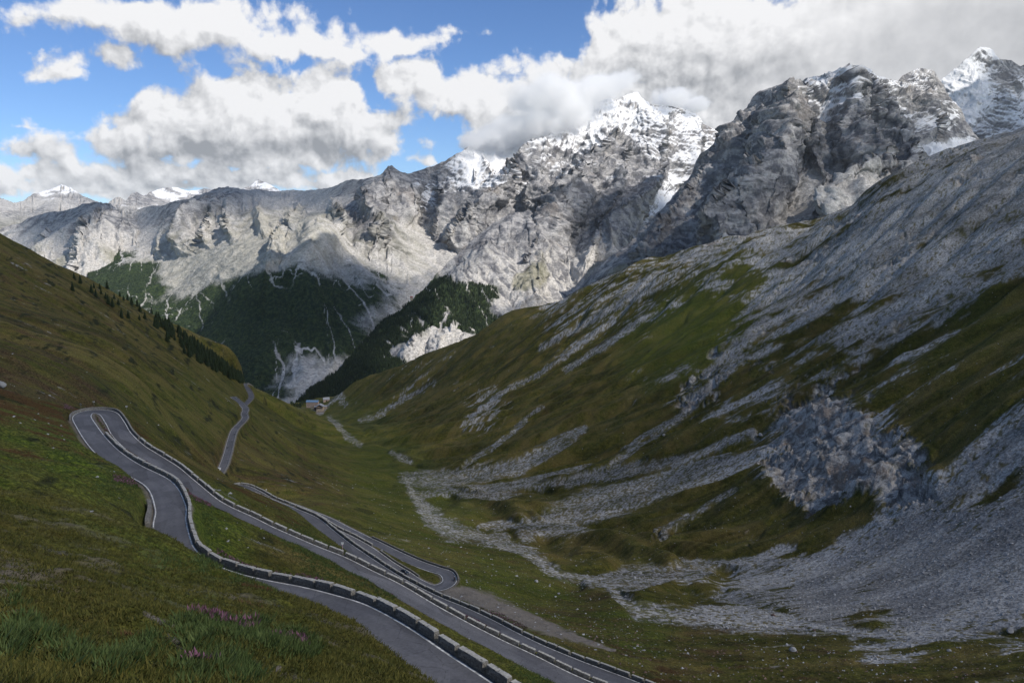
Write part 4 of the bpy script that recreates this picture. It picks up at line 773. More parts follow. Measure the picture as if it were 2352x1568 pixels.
DECK_SRC.append((P, SH6, 30)); raise_mountain('snow plastered pyramid peak at the right edge of the skyline', P, dict(snow=sstep(.42, .6, sn*.9+.7*(q['nz']-.42)+.25*q['f1']-.03)), M_rock)
P, XX, YY = mountain([(1600,340),(1640,315),(1670,288),(1690,272),(1705,278),(1760,330)], [(1600,340,8600),(1690,272,9000),(1760,330,9000),(1690,350,8000)], [(1600,370),(1760,370)], 1600, 1760, seed=10)
P, q = relief(P, 19, wl=400, gul=0.05, crag=0.06)
raise_mountain('small white summit in the gap between the two rock peaks', P, dict(snow=sstep(.3, .55, .75+.6*(q['nz']-.5)+.3*q['f1'])), M_rock)
me = raw_mesh('lowland', np.array([(-29000,-5500,-1600),(29000,-5500,-1600),(29000,29000,-1600),(-29000,29000,-1600)], float), np.array([[0,1,2,3]]))
tag(link('terrain', me, mat_plain('lowland', (0.07, 0.085, 0.04), 0.95, 0.2, 0.002)), 'green lowland far below the mountains', kind='structure')
def build_shade_deck():  # cloud out of view, its cover shaped from the wanted shade
    zd = 1950.0; cell = 55.0; x0, y0, nx, ny = -3200.0, -2600.0, 165, 175
    acc = np.zeros((nx, ny)); wt = np.zeros((nx, ny)); S = np.array(SUN)
    def splat(P, sh, w):
        t = (zd-P[..., 2])/S[2]; x = P[..., 0]+S[0]*t; y = P[..., 1]+S[1]*t
        i = np.round((x-x0)/cell).astype(int).ravel(); j = np.round((y-y0)/cell).astype(int).ravel()
        m = (i >= 0) & (i < nx) & (j >= 0) & (j < ny)
        np.add.at(acc, (i[m], j[m]), (w*sh).ravel()[m]); np.add.at(wt, (i[m], j[m]), np.full(m.sum(), w))
    s = (slice(None, None, 6), slice(None, None, 6)); sh = fld(SHADE, Xp[s], Yp[s], 1.0, 60, .6); sh[RR[s] < 480] = 1.0; sh = sh*(.455); splat(GP[s], sh, 1.0)
    for Pm, pts, r in DECK_SRC:
        Pm = Pm[::6, ::6]; X, Y = pix(Pm); splat(Pm, fld(pts, X, Y, .12, r, .02), 1.0)
    def blur(A, n):
        for _ in range(n):
            A = (np.roll(A, 1, 0)+2*A+np.roll(A, -1, 0))/4; A = (np.roll(A, 1, 1)+2*A+np.roll(A, -1, 1))/4
        return A
    a, w = blur(acc, 2), blur(wt, 2); a2, w2 = blur(acc, 26), blur(wt, 26)
    cov = (a+0.02*a2)/(w+0.02*w2+1e-4)
    gx_, gy_ = np.meshgrid(x0+cell*np.arange(nx), y0+cell*np.arange(ny), indexing='ij')
    cov = cov*sstep(1e-4, 2e-3, w2); cov = cov+0.16*fbm(gx_/420, gy_/420, 4, 401)*sstep(.05, .3, cov)*sstep(1.0, .8, cov)
    edge = np.minimum(np.minimum(np.arange(nx)[:, None], nx-1-np.arange(nx)[:, None]), np.minimum(np.arange(ny)[None], ny-1-np.arange(ny)[None])); cov = np.clip(cov*sstep(0, 8, edge), 0, 1)
    keep = cov > 0.03; q = keep[:-1, :-1] | keep[1:, :-1] | keep[1:, 1:] | keep[:-1, 1:]
    bump = fbm(gx_/300, gy_/300, 5, 402)
    lo = np.stack([gx_, gy_, zd-60*cov*(1+bump)], -1).reshape(-1, 3); hi = np.stack([gx_, gy_, zd+25+420*cov*(0.8+bump)], -1).reshape(-1, 3)
    idx = np.arange(nx*ny).reshape(nx, ny); f = np.stack([idx[:-1, :-1], idx[1:, :-1], idx[1:, 1:], idx[:-1, 1:]], -1)[q]
    edges = {}
    for k in range(4):
        for p_, q_ in zip(f[:, k], f[:, (k+1) % 4]): edges[(p_, q_)] = edges.get((p_, q_), 0)+1
    rim = np.array([(p_, q_, q_+nx*ny, p_+nx*ny) for p_, q_ in edges if (q_, p_) not in edges])
    V = np.vstack([lo, hi]); Fc = np.vstack([f[:, ::-1], f+nx*ny, rim]); used, inv = np.unique(Fc, return_inverse=True)
    cv = np.r_[cov.ravel(), cov.ravel()][used]
    me = raw_mesh('cloud', V[used], inv.reshape(Fc.shape), dict(cover=cv), True)
    m = bpy.data.materials.new('shade_cloud'); m.use_nodes = True; t = m.node_tree; n = t.nodes; n.clear()
    out = n.new('ShaderNodeOutputMaterial'); mix = n.new('ShaderNodeMixShader'); tr = n.new('ShaderNodeBsdfTransparent'); ad = n.new('ShaderNodeMixShader')
    tl = n.new('ShaderNodeBsdfTranslucent'); df = n.new('ShaderNodeBsdfDiffuse'); at_ = n.new('ShaderNodeAttribute'); at_.attribute_name = 'cover'
    tl.inputs[0].default_value = (.46, .465, .48, 1); df.inputs[0].default_value = (.9, .9, .92, 1); ad.inputs[0].default_value = .5
    rp = n.new('ShaderNodeMapRange'); rp.interpolation_type = 'SMOOTHSTEP'; rp.inputs[1].default_value = .12; rp.inputs[2].default_value = .8; rp.inputs[4].default_value = .82
    t.links.new(at_.outputs['Fac'], rp.inputs[0]); t.links.new(rp.outputs[0], mix.inputs[0]); t.links.new(tr.outputs[0], mix.inputs[1]); t.links.new(ad.outputs[0], mix.inputs[2])
    t.links.new(df.outputs[0], ad.inputs[1]); t.links.new(tl.outputs[0], ad.inputs[2]); t.links.new(mix.outputs[0], out.inputs[0])
    tag(link('clouds', me, m), 'unseen bank of cloud overhead, shaped to shade the slopes and peaks', kind='stuff')
build_shade_deck()
# ------------------------------------------------------------------ roads with painted edge lines
def side_vec(P):
    T = np.gradient(P, axis=0)[:, :2]; k = 5; T = np.stack([np.convolve(np.pad(T[:, i], k, mode='edge'), np.ones(2*k+1)/(2*k+1), 'valid') for i in (0, 1)], 1)
    T /= np.linalg.norm(T, axis=1)[:, None]+1e-9; return np.stack([T[:, 1], -T[:, 0], T[:, 0]*0], 1)      # to the right of travel
def px_index(P, X, Y, a=0, b=None):
    x, y = pix(P); b = len(P) if b is None else b; return a+int(np.argmin(((x-X)**2+(y-Y)**2)[a:b]))
road_obj = {}
rng = np.random.default_rng(7)
for k, lab in (('upper', 'grey asphalt road of the two nearest hairpin legs'), ('lower', 'grey asphalt road winding down past the lower hairpins into the valley'), ('far', 'distant road descending toward the hotel'), ('side', 'distant pale bend of road below the left slope'), ('side2', 'short distant road bend on the green valley slope')):
    P = ROADS[k]; n = side_vec(P); wv = ROAD_W/2*(1 if k in ('upper', 'lower') else 1.2)
    o = np.linspace(-1, 1, 9); e = 1+0.035*np.stack([perlin(np.arange(len(P))/3.0, np.full(len(P), q*9.0), 5) for q in (-1, 1)], 1)
    oo = np.repeat(o[None], len(P), 0)*wv; oo[:, 0] *= e[:, 0]; oo[:, -1] *= e[:, 1]
    V = P[:, None]+n[:, None]*oo[..., None]; V[..., 2] += 0.02+0.03*(1-o[None]**2)
    road_obj[k] = tag(link('road', grid_mesh('road', V, dict(across=np.repeat(o[None], len(P), 0), along=np.repeat(np.r_[0, np.cumsum(np.linalg.norm(np.diff(P, axis=0), axis=1))][:, None], 9, 1))), M_asphalt if k in ('upper', 'lower') else M_asphalt), lab, kind='structure')
    lines = {'upper': [(1, 0, 1), (-1, 0, 1)], 'lower': [(1, 0, 1), (-1, 0, 1)]}.get(k, [])
    for sd_, *_ in lines:
        c = sd_*(wv-0.34); V = P[:, None]+n[:, None]*np.array([c-0.11, c+0.11])[None, :, None]; V[..., 2] += 0.045
        link('edge_line', grid_mesh('edge_line', V), M_line, road_obj[k])
# ------------------------------------------------------------------ shape helper: every part is one mesh
class MB:
    def __init__(s): s.v = []; s.f = []
    def add(s, V, Fs):
        o = len(s.v); s.v += [tuple(map(float, q)) for q in V]; s.f += [tuple(o+i for i in q) for q in Fs]; return s
    def box(s, x0, x1, y0, y1, z0, z1, taper=0.0):
        t = taper
        return s.add([(x0,y0,z0),(x1,y0,z0),(x1,y1,z0),(x0,y1,z0),(x0+t,y0+t,z1),(x1-t,y0+t,z1),(x1-t,y1-t,z1),(x0+t,y1-t,z1)], [(3,2,1,0),(4,5,6,7),(0,1,5,4),(1,2,6,5),(2,3,7,6),(3,0,4,7)])
    def loft(s, rings, cap=True):
        n = len(rings[0]); o = len(s.v)
        for r in rings: s.v += [tuple(map(float, q)) for q in r]
        for i in range(len(rings)-1):
            for j in range(n): s.f.append((o+i*n+j, o+i*n+(j+1) % n, o+(i+1)*n+(j+1) % n, o+(i+1)*n+j))
        if cap: s.f.append(tuple(o+j for j in reversed(range(n)))); s.f.append(tuple(o+(len(rings)-1)*n+j for j in range(n)))
        return s
    def tube(s, pts, rad, n=6):
        P = [Vector(p) for p in pts]; rings = []
        for i, p in enumerate(P):
            t = (P[min(i+1, len(P)-1)]-P[max(i-1, 0)]).normalized(); a = t.orthogonal().normalized(); b = t.cross(a); r = rad[i] if isinstance(rad, (list, tuple)) else rad
            rings.append([p+(a*math.cos(2*math.pi*j/n)+b*math.sin(2*math.pi*j/n))*r for j in range(n)])
        return s.loft(rings)
    def wheel(s, x, y, z, r, w, n=14, inner=0.0):
        rings = [[(x+dx, y+q*math.cos(2*math.pi*j/n), z+q*math.sin(2*math.pi*j/n)) for j in range(n)] for dx, q in ((-w/2, r*.9), (-w/2*.7, r), (w/2*.7, r), (w/2, r*.9))]
        return s.loft(rings)
    def mesh(s, name, smooth=False):
        me = bpy.data.meshes.new(name); me.from_pydata(s.v, [], s.f); me.polygons.foreach_set('use_smooth', [smooth]*len(me.polygons)); me.update(); return me
    def build(s, name, mat, parent=None, smooth=False): return link(name, s.mesh(name, smooth), mat, parent)
def empty(name, loc, rz=0.0, label=None, cat=None, group=None):
    o = bpy.data.objects.new(name, None); C.objects.link(o); o.empty_display_size = 0.5; o.location = loc; o.rotation_euler = (0, 0, rz); return tag(o, label, cat, group)
def copy_tree(o, loc, rz, label=None):
    c = o.copy(); C.objects.link(c); c.location = loc; c.rotation_euler = (0, 0, rz)
    if label: c['label'] = label
    for ch in [x for x in bpy.data.objects if x.parent == o]:
        d = ch.copy(); C.objects.link(d); d.parent = c
        for g_ in [x for x in bpy.data.objects if x.parent == ch]:
            e = g_.copy(); C.objects.link(e); e.parent = d
    return c
ORD = 'first second third fourth fifth sixth seventh eighth ninth tenth eleventh twelfth thirteenth fourteenth fifteenth sixteenth seventeenth eighteenth nineteenth twentieth'.split()
# ------------------------------------------------------------------ guard stones along the valley side of the roads
def guard_mesh(L, seed):
    """a squat wall of mortared stone with a rough top, origin at its foot"""
    nx, ny, nz = 14, 4, 5; H, T = 1.02, 0.74; mb = MB(); g_ = np.random.default_rng(seed)
    def pt(i, j, k):
        x = -L/2+L*i/nx; y = -T/2+T*j/ny; z = -0.9+(H+0.9)*k/nz
        e = 0.06 if k == nz else 0.0
        if k == nz and i in (0, nx): x *= 1-0.10/L
        if k == nz and j in (0, ny): y *= 0.86
        return (x, y, z)
    idx = {}
    def vid(i, j, k):
        if (i, j, k) not in idx:
            p = np.array(pt(i, j, k)); p[:2] += g_.normal(0, .018, 2); p[2] += g_.normal(0, .022) if k == nz else 0; idx[(i, j, k)] = len(mb.v); mb.v.append(tuple(p))
        return idx[(i, j, k)]
    for i in range(nx):
        for k in range(nz):
            for j in (0, ny): q = (vid(i,j,k), vid(i+1,j,k), vid(i+1,j,k+1), vid(i,j,k+1)); mb.f.append(q if j == 0 else q[::-1])
        for j in range(ny): mb.f.append((vid(i,j,nz), vid(i+1,j,nz), vid(i+1,j+1,nz), vid(i,j+1,nz)))
    for j in range(ny):
        for k in range(nz):
            for i in (0, nx): q = (vid(i,j,k), vid(i,j+1,k), vid(i,j+1,k+1), vid(i,j,k+1)); mb.f.append(q[::-1] if i == 0 else q)
    return mb.mesh('guard_stone')
GUARDS = {L: [guard_mesh(L, i+int(L*10)) for i in range(3)] for L in (4.3,)}
for ms_ in GUARDS.values():
    for me in ms_: me.materials.append(M_stone)
def skylit_top_mesh(L, seed):
    """a paler slab that paints sky light on the top of a guard stone"""
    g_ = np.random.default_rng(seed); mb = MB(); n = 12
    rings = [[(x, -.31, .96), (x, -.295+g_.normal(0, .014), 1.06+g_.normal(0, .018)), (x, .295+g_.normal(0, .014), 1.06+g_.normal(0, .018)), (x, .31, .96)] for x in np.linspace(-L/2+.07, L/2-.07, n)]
    return mb.loft(rings).mesh('skylit_top')
M_skylit_top = mat_plain('skylit_stone', (0.36, 0.345, 0.315), 0.9, 0.28, 2.2, bump=.02)  # sky light on the block tops, put into a paler colour
SKYLIT_TOPS = [skylit_top_mesh(4.3, 60+i) for i in range(3)]
for me in SKYLIT_TOPS: me.materials.append(M_skylit_top)
n_guard = 0
def guard_row(P, i0, i1, side_, gap, label, group, L=4.3, ordinal=None, off=0.42):
    """stones set one after another between two stations of a road"""
    global n_guard
    n = side_vec(P); E = P+n*side_*(ROAD_W/2+off); E = E[i0:i1]; s = np.r_[0, np.cumsum(np.linalg.norm(np.diff(E, axis=0), axis=1))]
    at = lambda q: np.array([np.interp(q, s, E[:, k]) for k in range(3)]); q = 0.2; c = 0; L0 = L; gv = np.random.default_rng(len(E))
    while q+L < s[-1]:
        L = L0*(.80+.38*gv.random())
        a, b = at(q), at(q+L); m = (a+b)/2; d = b-a; ln = np.linalg.norm(d)
        me = GUARDS[L0][n_guard % 3]; o = bpy.data.objects.new('guard_stone', me); C.objects.link(o)
        o.location = m; o.rotation_euler = (gv.normal(0, .02), -math.asin(d[2]/ln)+gv.normal(0, .012), math.atan2(d[1], d[0])+gv.normal(0, .012)); o.scale = (ln/L0, .94+.12*gv.random(), .90+.20*gv.random())
        lab = label
        if ordinal: lab = ordinal(c, m)
        cp_ = bpy.data.objects.new('skylit_top', SKYLIT_TOPS[n_guard % 3]); C.objects.link(cp_); cp_.parent = o
        tag(o, lab, 'guard stone', group); q += L+gap+0.12*((n_guard*5) % 4); c += 1; n_guard += 1
    return c
def wall_strip(P, i0, i1, side_, off, h0, h1, th, label, name='parapet_wall'):
    """a wall that follows a road edge, as one mesh with its own thickness"""
    n = side_vec(P); E = (P+n*side_*(ROAD_W/2+off))[i0:i1]; nn = n[i0:i1]*side_; mb = MB(); k = len(E)
    hz = h1+0.07*perlin(np.arange(k)/2.3, np.arange(k)*0.0, 77)
    rings = [[e-np.array([0,0,h0]), e+np.array([0,0,z]), e+w*th*0.95+np.array([0,0,z-0.03]), e+w*(th+0.06*h0)-np.array([0,0,h0])] for e, w, z in zip(E, nn, hz)]
    mb.loft(rings); return tag(mb.build(name, M_stone), label, 'wall')
U, Lw = ROADS['upper'], ROADS['lower']
NEAR_FROM = px_index(U, 590, 1352, 0, 400)
iH = px_index(U, 200, 953); tip = px_index(U, 212, 995, 0, iH)
# walk from the bottom of the frame to the hairpin; the nearest stones can be told apart
def near_label(c, m):
    X, Y = pix(np.array(m)[None]); X, Y = X[0], Y[0]
    if Y > 1590: return 'stone guard block at the very bottom edge of the nearest road'
    k = near_label.k; near_label.k += 1
    if k < 16: return f'{ORD[k]} big stone guard block from the bottom edge along the nearest road'
    return 'stone guard block on the outer edge of the upper leg above the nearest bend'
near_label.k = 0
guard_row(U, 0, tip, 1, 0.38, '', 'guard stones along the nearest road', ordinal=near_label)
iE = px_index(U, 300, 1010, iH)
wall_strip(U, px_index(U, 190, 962, 0, iH+8), iE, -1, 0.15, 1.0, 0.95, 0.55, 'long curved stone parapet wall around the outside of the upper left hairpin')
guard_row(U, iE, len(U), -1, 0.38, 'stone guard block in the row along the second road down, left of the grass strip', 'guard stones along the second road')
i3 = px_index(Lw, 560, 1126, 0, 400); i4 = px_index(Lw, 966, 1345, i3); i5 = px_index(Lw, 1034, 1333, i4); i6 = px_index(Lw, 502, 1094, i5)
guard_row(Lw, 0, px_index(Lw, 660, 1168, 0, i3), 1, 0.42, 'dark stone guard block in the row along the third road, beside the red fireweed', 'guard stones along the third road')
guard_row(Lw, i3+4, px_index(Lw, 850, 1275, i3), -1, 0.35, 'stone guard block in the row behind the dark cars on the lower road', 'guard stones along the fourth road')
wall_strip(Lw, px_index(Lw, 852, 1276, i3), i4-2, -1, 0.1, 1.2, 0.8, 0.5, 'stone parapet wall between the two legs of the lower hairpin')
i5e = px_index(Lw, 836, 1236, i5)
wall_strip(Lw, i5, i5e, 1, 0.15, 1.2, 0.85, 0.5, 'curved stone parapet wall around the outside of the lower right hairpin')
wall_strip(Lw, i6-4, len(Lw)-1, 1, 0.05, 5.5, 0.7, 0.6, 'tall stone retaining wall under the outer edge of the steep valley road', 'retaining_wall')
wall_strip(ROADS['far'], 0, len(ROADS['far'])-2, 1, 0.3, 2.0, 0.6, 0.6, 'low stone wall on the distant bends behind the retaining wall')
wall_strip(ROADS['side'], 0, len(ROADS['side'])-2, 1, 0.3, 3.0, 0.6, 0.6, 'low stone wall under the pale road bend on the valley slope')
ja, jb = px_index(U, 391, 1150, 0, iH), px_index(U, 390, 1205, 0, iH)
wall_strip(U, min(ja, jb), max(ja, jb), -1, 0.3, 0.6, 1.5, 0.8, 'dark rubble wall holding the bank on the inside of the near bend', 'retaining_wall')
# ------------------------------------------------------------------ vehicles
M_white = mat_plain('white_paint', (0.78, 0.78, 0.78), 0.3, spec=0.5); M_navy = mat_plain('dark_blue_paint', (0.012, 0.018, 0.032), 0.28, spec=0.5)
M_glass = mat_plain('dark_glass', (0.02, 0.025, 0.03), 0.12, spec=0.6); M_rubber = mat_plain('rubber', (0.015, 0.015, 0.016), 0.85); M_alloy = mat_plain('alloy', (0.35, 0.35, 0.36), 0.4, metal=0.8)
M_lamp = mat_plain('headlight_glass', (0.7, 0.7, 0.68), 0.2); M_tail = mat_plain('tail_light', (0.30, 0.02, 0.02), 0.3)
def car(loc, rz, paint, label, hatch=True):
    root = empty('car', loc, rz, label, 'car'); Ln, Wd = 4.2, 1.78
    ys = np.array([-2.1,-2.0,-1.7,-1.2,-.6,0,.6,1.1,1.6,1.95,2.1]); top = np.array([.62,.86,.93,.95,.95,.95,.94,.90,.82,.68,.52]); hw = np.array([.66,.80,.87,.89,.89,.89,.89,.88,.85,.76,.62]); bot = np.array([.34,.26,.22,.2,.2,.2,.2,.2,.22,.26,.34])
    rings = [[(-w*.92,y,b),(-w,y,(b+t)*.5),(-w*.94,y,t-.06),(-w*.80,y,t),(w*.80,y,t),(w*.94,y,t-.06),(w,y,(b+t)*.5),(w*.92,y,b)] for y, t, w, b in zip(ys, top, hw, bot)]
    MB().loft(rings).build('body', paint, root, True)
    cab = [(-1.95 if hatch else -1.5, .94, .72), (-1.55 if hatch else -1.0, 1.38, .62), (-.5, 1.47, .60), (.25, 1.42, .60), (1.05, .93, .72)]
    MB().loft([[(-w,y,.9),(-w*.97,y,(.9+t)/2),(-w*.88,y,t),(w*.88,y,t),(w*.97,y,(.9+t)/2),(w,y,.9)] for y, t, w in cab]).build('window', M_glass, root, True)
    MB().loft([[(-.56,y,z-.05),(-.54,y,z),(.54,y,z),(.56,y,z-.05)] for y, z in ((-1.5 if hatch else -.95, 1.395), (-.5, 1.485), (.22, 1.435))]).build('roof', paint, root, True)
    for x in (-.80, .80):
        for y in (-1.3, 1.32):
            w = MB().wheel(x, y, .32, .32, .22).build('wheel', M_rubber, root); MB().wheel(x*1.04, y, .32, .2, .2, 10).build('rim', M_alloy, w)
        MB().box(x*.70-.15, x*.70+.15, 1.97, 2.06, .58, .72, .02).build('headlight', M_lamp, root)
        MB().box(x*.80-.12, x*.80+.12, -2.07, -1.98, .62, .82, .02).build('tail_light', M_tail, root)
        MB().box(x*1.14-.09, x*1.14+.09, .72, .86, .92, 1.04, .02).build('mirror', paint, root)
    return root
def on_road(P, X, Y, side_=0.0, a=0, b=None):
    i = px_index(P, X, Y, a, b); n = side_vec(P); T = P[min(i+2, len(P)-1)]-P[max(i-2, 0)]
    return P[i]+n[i]*side_+np.array([0, 0, .05]), math.atan2(-T[0], T[1])
p, r = on_road(Lw, 506, 1076, -1.5, i6-6); car(p, r, M_white, 'white hatchback car on the steep valley road above the retaining wall')
p, r = on_road(Lw, 664, 1164, -1.7, i3); car(p, r+math.pi, M_navy, 'dark car half hidden by the grass bank on the upper part of the lower road', False)
p, r = on_road(Lw, 925, 1316, -0.6, i3, i4); car(p, r, M_navy, 'dark blue car heading into the lower right hairpin')
M_suit = mat_plain('dark_riding_suit', (0.03, 0.03, 0.034), 0.7); M_helmet = mat_plain('pale_helmet', (0.55, 0.55, 0.55), 0.3); M_skin = mat_plain('skin', (0.45, 0.28, 0.2), 0.6)
def rider_mesh():
    """a seated rider as one continuous skinned body, hips at the origin"""
    J = [(0,0,0),(0,.10,.25),(0,.24,.46),(0,.28,.58),(0,.30,.72)]; E = [(0,1),(1,2),(2,3),(3,4)]; rad = [.17,.16,.17,.075,.10]
    for s in (-1, 1):
        o = len(J); J += [(s*.20,.24,.46),(s*.30,.42,.24),(s*.30,.66,.20),(s*.29,.72,.20)]; rad += [.085,.06,.045,.045]; E += [(2,o),(o,o+1),(o+1,o+2),(o+2,o+3)]
        o = len(J); J += [(s*.15,.03,-.02),(s*.24,.42,-.04),(s*.22,.18,-.42),(s*.22,.34,-.48)]; rad += [.12,.085,.06,.05]; E += [(0,o),(o,o+1),(o+1,o+2),(o+2,o+3)]
    me = bpy.data.meshes.new('person'); me.from_pydata(J, E, []); o = bpy.data.objects.new('person', me); C.objects.link(o)
    md = o.modifiers.new('skin', 'SKIN'); me.skin_vertices.new() if not me.skin_vertices else None
    for v, q in zip(me.skin_vertices[0].data, rad): v.radius = (q, q)
    me.skin_vertices[0].data[0].use_root = True; sb = o.modifiers.new('smooth', 'SUBSURF'); sb.levels = sb.render_levels = 1
    dg = bpy.context.evaluated_depsgraph_get(); m2 = bpy.data.meshes.new_from_object(o.evaluated_get(dg)); bpy.data.objects.remove(o); m2.materials.clear(); m2.materials.append(M_suit); return m2
RIDER = rider_mesh()
def motorcycle(loc, rz, label, rlabel):
    root = empty('motorcycle', loc, rz, label, 'motorcycle', 'motorcycles on the roads')
    for y in (-.72, .74): MB().wheel(0, y, .31, .31, .13, 16).build('wheel', M_rubber, root)
    MB().loft([[(-w,y,b),(-w,y,t),(w,y,t),(w,y,b)] for y, b, t, w in ((-.95,.72,.86,.10),(-.5,.55,.84,.15),(0,.32,.82,.17),(.3,.35,1.0,.19),(.6,.62,1.06,.16),(.85,.78,1.0,.10))]).build('body', M_navy, root, True)
    MB().box(-.13, .13, -.7, .1, .82, .89, .02).build('seat', M_rubber, root)
    MB().tube([(0,.74,.31),(0,.56,.95)], .045).build('fork', M_alloy, root)
    MB().tube([(-.36,.42,1.06),(0,.55,1.02),(.36,.42,1.06)], .022).build('handlebar', M_rubber, root)
    MB().box(-.10, .10, .86, .90, .80, .95, .02).build('headlight', M_lamp, root)
    p = bpy.data.objects.new('person', RIDER); C.objects.link(p); p.location = Vector(loc)+Vector((math.sin(rz)*.2, -math.cos(rz)*.2, .92)); p.rotation_euler = (0, 0, rz); tag(p, rlabel, 'person', 'riders on motorcycles')
    mb = MB(); n = 10
    mb.loft([[(.145*math.sin(t)*math.cos(2*math.pi*j/n), .30+.16*math.sin(t)*math.sin(2*math.pi*j/n), .76-.16*math.cos(t)) for j in range(n)] for t in np.linspace(.25, math.pi-.1, 7)]); mb.build('helmet', M_helmet, p, True)
for X, Y, sd_, lab in ((520,1028,-1.4,'second motorcycle uphill from the white car, left lane'),(530,1017,1.4,'motorcycle on the right side of the steep valley road'),(536,1000,1.6,'farther motorcycle of the pair beside the retaining wall'),(556,966,-1.0,'motorcycle at the narrow bend where the valley road passes the rocks')):
    p, r = on_road(Lw, X, Y, sd_, i6-6); motorcycle(p, r+(math.pi if sd_ < 0 else 0), lab, 'rider on the '+lab.replace('motorcycle', 'bike', 1))
p, r = on_road(Lw, 1044, 1334, 2.0, i4, i5+12); motorcycle(p, r, 'motorcycle close to the wall in the lower right hairpin', 'rider in dark suit on the bike in the lower right hairpin')
# ------------------------------------------------------------------ road signs
M_steel = mat_plain('galvanised_steel', (0.32, 0.33, 0.34), 0.5, metal=0.5); M_black = mat_plain('sign_black', (0.02, 0.02, 0.022), 0.6); M_signw = mat_plain('sign_white', (0.75, 0.75, 0.75), 0.5); M_red = mat_plain('sign_red', (0.45, 0.03, 0.03), 0.5)
def post_sign(X, Y, label, kind, rz=0.0, hgt=1.6):
    p = hit(X, Y)
    if p is None: return
    root = empty('road_sign', p, rz, label, 'road sign')
    MB().tube([(0,.04,-.3),(0,.04,hgt+.5)], .04, 8).build('post', M_steel, root)
    if kind == 'chevron':
        b = MB().box(-.55, .55, -.03, .02, hgt-.3, hgt+.6).build('panel', M_black, root)
        for k in (-.28, .22): MB().add([(k-.2,-.036,hgt+.5),(k+.0,-.036,hgt+.5),(k+.22,-.036,hgt+.15),(k+.0,-.036,hgt-.2),(k-.2,-.036,hgt-.2),(k+.02,-.036,hgt+.15)], [(0,5,2,1),(5,4,3,2)]).build('arrow', M_signw, b)
    else:
        for k in range(5): MB().box(-.09, .09, -.13, -.05, .2+k*.38, .2+(k+1)*.38-.002).build('band', M_red if k % 2 else M_signw, root)
        MB().box(-.45, .45, -.04, .02, hgt+.45, hgt+1.15).build('panel', M_signw, root)
post_sign(186, 937, 'black and white chevron sign at the left end of the upper hairpin wall', 'chevron', R(-20)); post_sign(216, 931, 'chevron sign on the grass just behind the middle of the upper hairpin wall', 'chevron', R(0)); post_sign(291, 941, 'dark chevron sign at the right end of the upper hairpin wall', 'chevron', R(30))
post_sign(787, 1262, 'red and white banded marker sign on the grass beside the third road', 'band')
post_sign(612, 1131, 'small pale marker post behind the wall at the hidden hairpin', 'band')
# ------------------------------------------------------------------ hotel in the valley
M_wall = mat_plain('cream_plaster', (0.50, 0.40, 0.29), 0.9, 0.12, 0.3); M_pink2 = mat_plain('pinkish_plaster', (0.44, 0.33, 0.27), 0.9, 0.12, 0.3); M_blue = mat_plain('blue_metal_roof', (0.16, 0.27, 0.42), 0.5, 0.08, 0.2); M_greyroof = mat_plain('grey_metal_roof', (0.30, 0.31, 0.34), 0.5, 0.1, 0.2)
M_pane = mat_plain('window_pane', (0.035, 0.03, 0.03), 0.2, spec=0.5); M_wood = mat_plain('dark_timber', (0.06, 0.035, 0.022), 0.8, 0.2, 1.0); M_conc = mat_plain('concrete', (0.27, 0.27, 0.28), 0.9, 0.1, 0.3)
D2 = 2440.0
def spot(X, Y, y=D2):
    p = hit(X, Y); return p if p is not None and abs(p[1]-y) < 350 else at_y(X, Y, y)
def windows(root, wmat, xs, zs, y, w=1.3, h=1.7):
    for x in xs:
        for z in zs:
            f = MB().box(x-w/2-.15, x+w/2+.15, y-.12, y, z-.15, z+h+.15).build('window', M_signw, root); MB().box(x-w/2, x+w/2, y-.16, y-.1, z, z+h).build('pane', M_pane, f)
def gable_roof(root, x0, x1, y0, y1, z, rise, mat, along='x', ov=.8):
    x0, x1, y0, y1 = x0-ov, x1+ov, y0-ov, y1+ov
    if along == 'x': ym = (y0+y1)/2; V = [(x0,y0,z),(x1,y0,z),(x1,ym,z+rise),(x0,ym,z+rise),(x1,y1,z),(x0,y1,z)]
    else: xm = (x0+x1)/2; V = [(x0,y1,z),(x0,y0,z),(xm,y0,z+rise),(xm,y1,z+rise),(x1,y0,z),(x1,y1,z)]
    V = V+[(a, b, c-.35) for a, b, c in V]
    return MB().add(V, [(0,1,2,3),(3,2,4,5),(7,6,9,8),(8,9,11,10),(0,6,7,1),(4,10,11,5),(1,7,8,2),(2,8,10,4),(0,3,9,6),(3,5,11,9)]).build('roof', mat, root)
p = spot(717, 934, 2470); g0_ = float(p[2]); b1 = empty('hotel', p, R(-3), 'long pale hotel block with a blue metal roof and rows of windows', 'hotel')
MB().box(-17.5, 17.5, 0, 13, -6, 14.5).build('wall', M_pink2, b1); windows(b1, M_pink2, np.linspace(-14.6, 14.6, 8), (1.8, 5.8, 9.8), 0); gable_roof(b1, -17.5, 17.5, 0, 13, 14.5, 4.2, M_blue)
for x in (-9, 8): MB().box(x-.7, x+.7, 6, 7.4, 16, 20).build('chimney', M_conc, b1)
p = spot(734.5, 944, 2440); b2 = empty('hotel_annex', p, R(4), 'cream hotel house with a dark timber gable balcony beside the blue roofed block', 'hotel')
MB().box(-9, 9, 0, 16, -6, 13).build('wall', M_wall, b2); windows(b2, M_wall, (-6, -2, 2, 6), (1.5, 5.2), 0); gable_roof(b2, -9, 9, -1.5, 16, 14, 5.5, M_greyroof, 'y', 1.4)
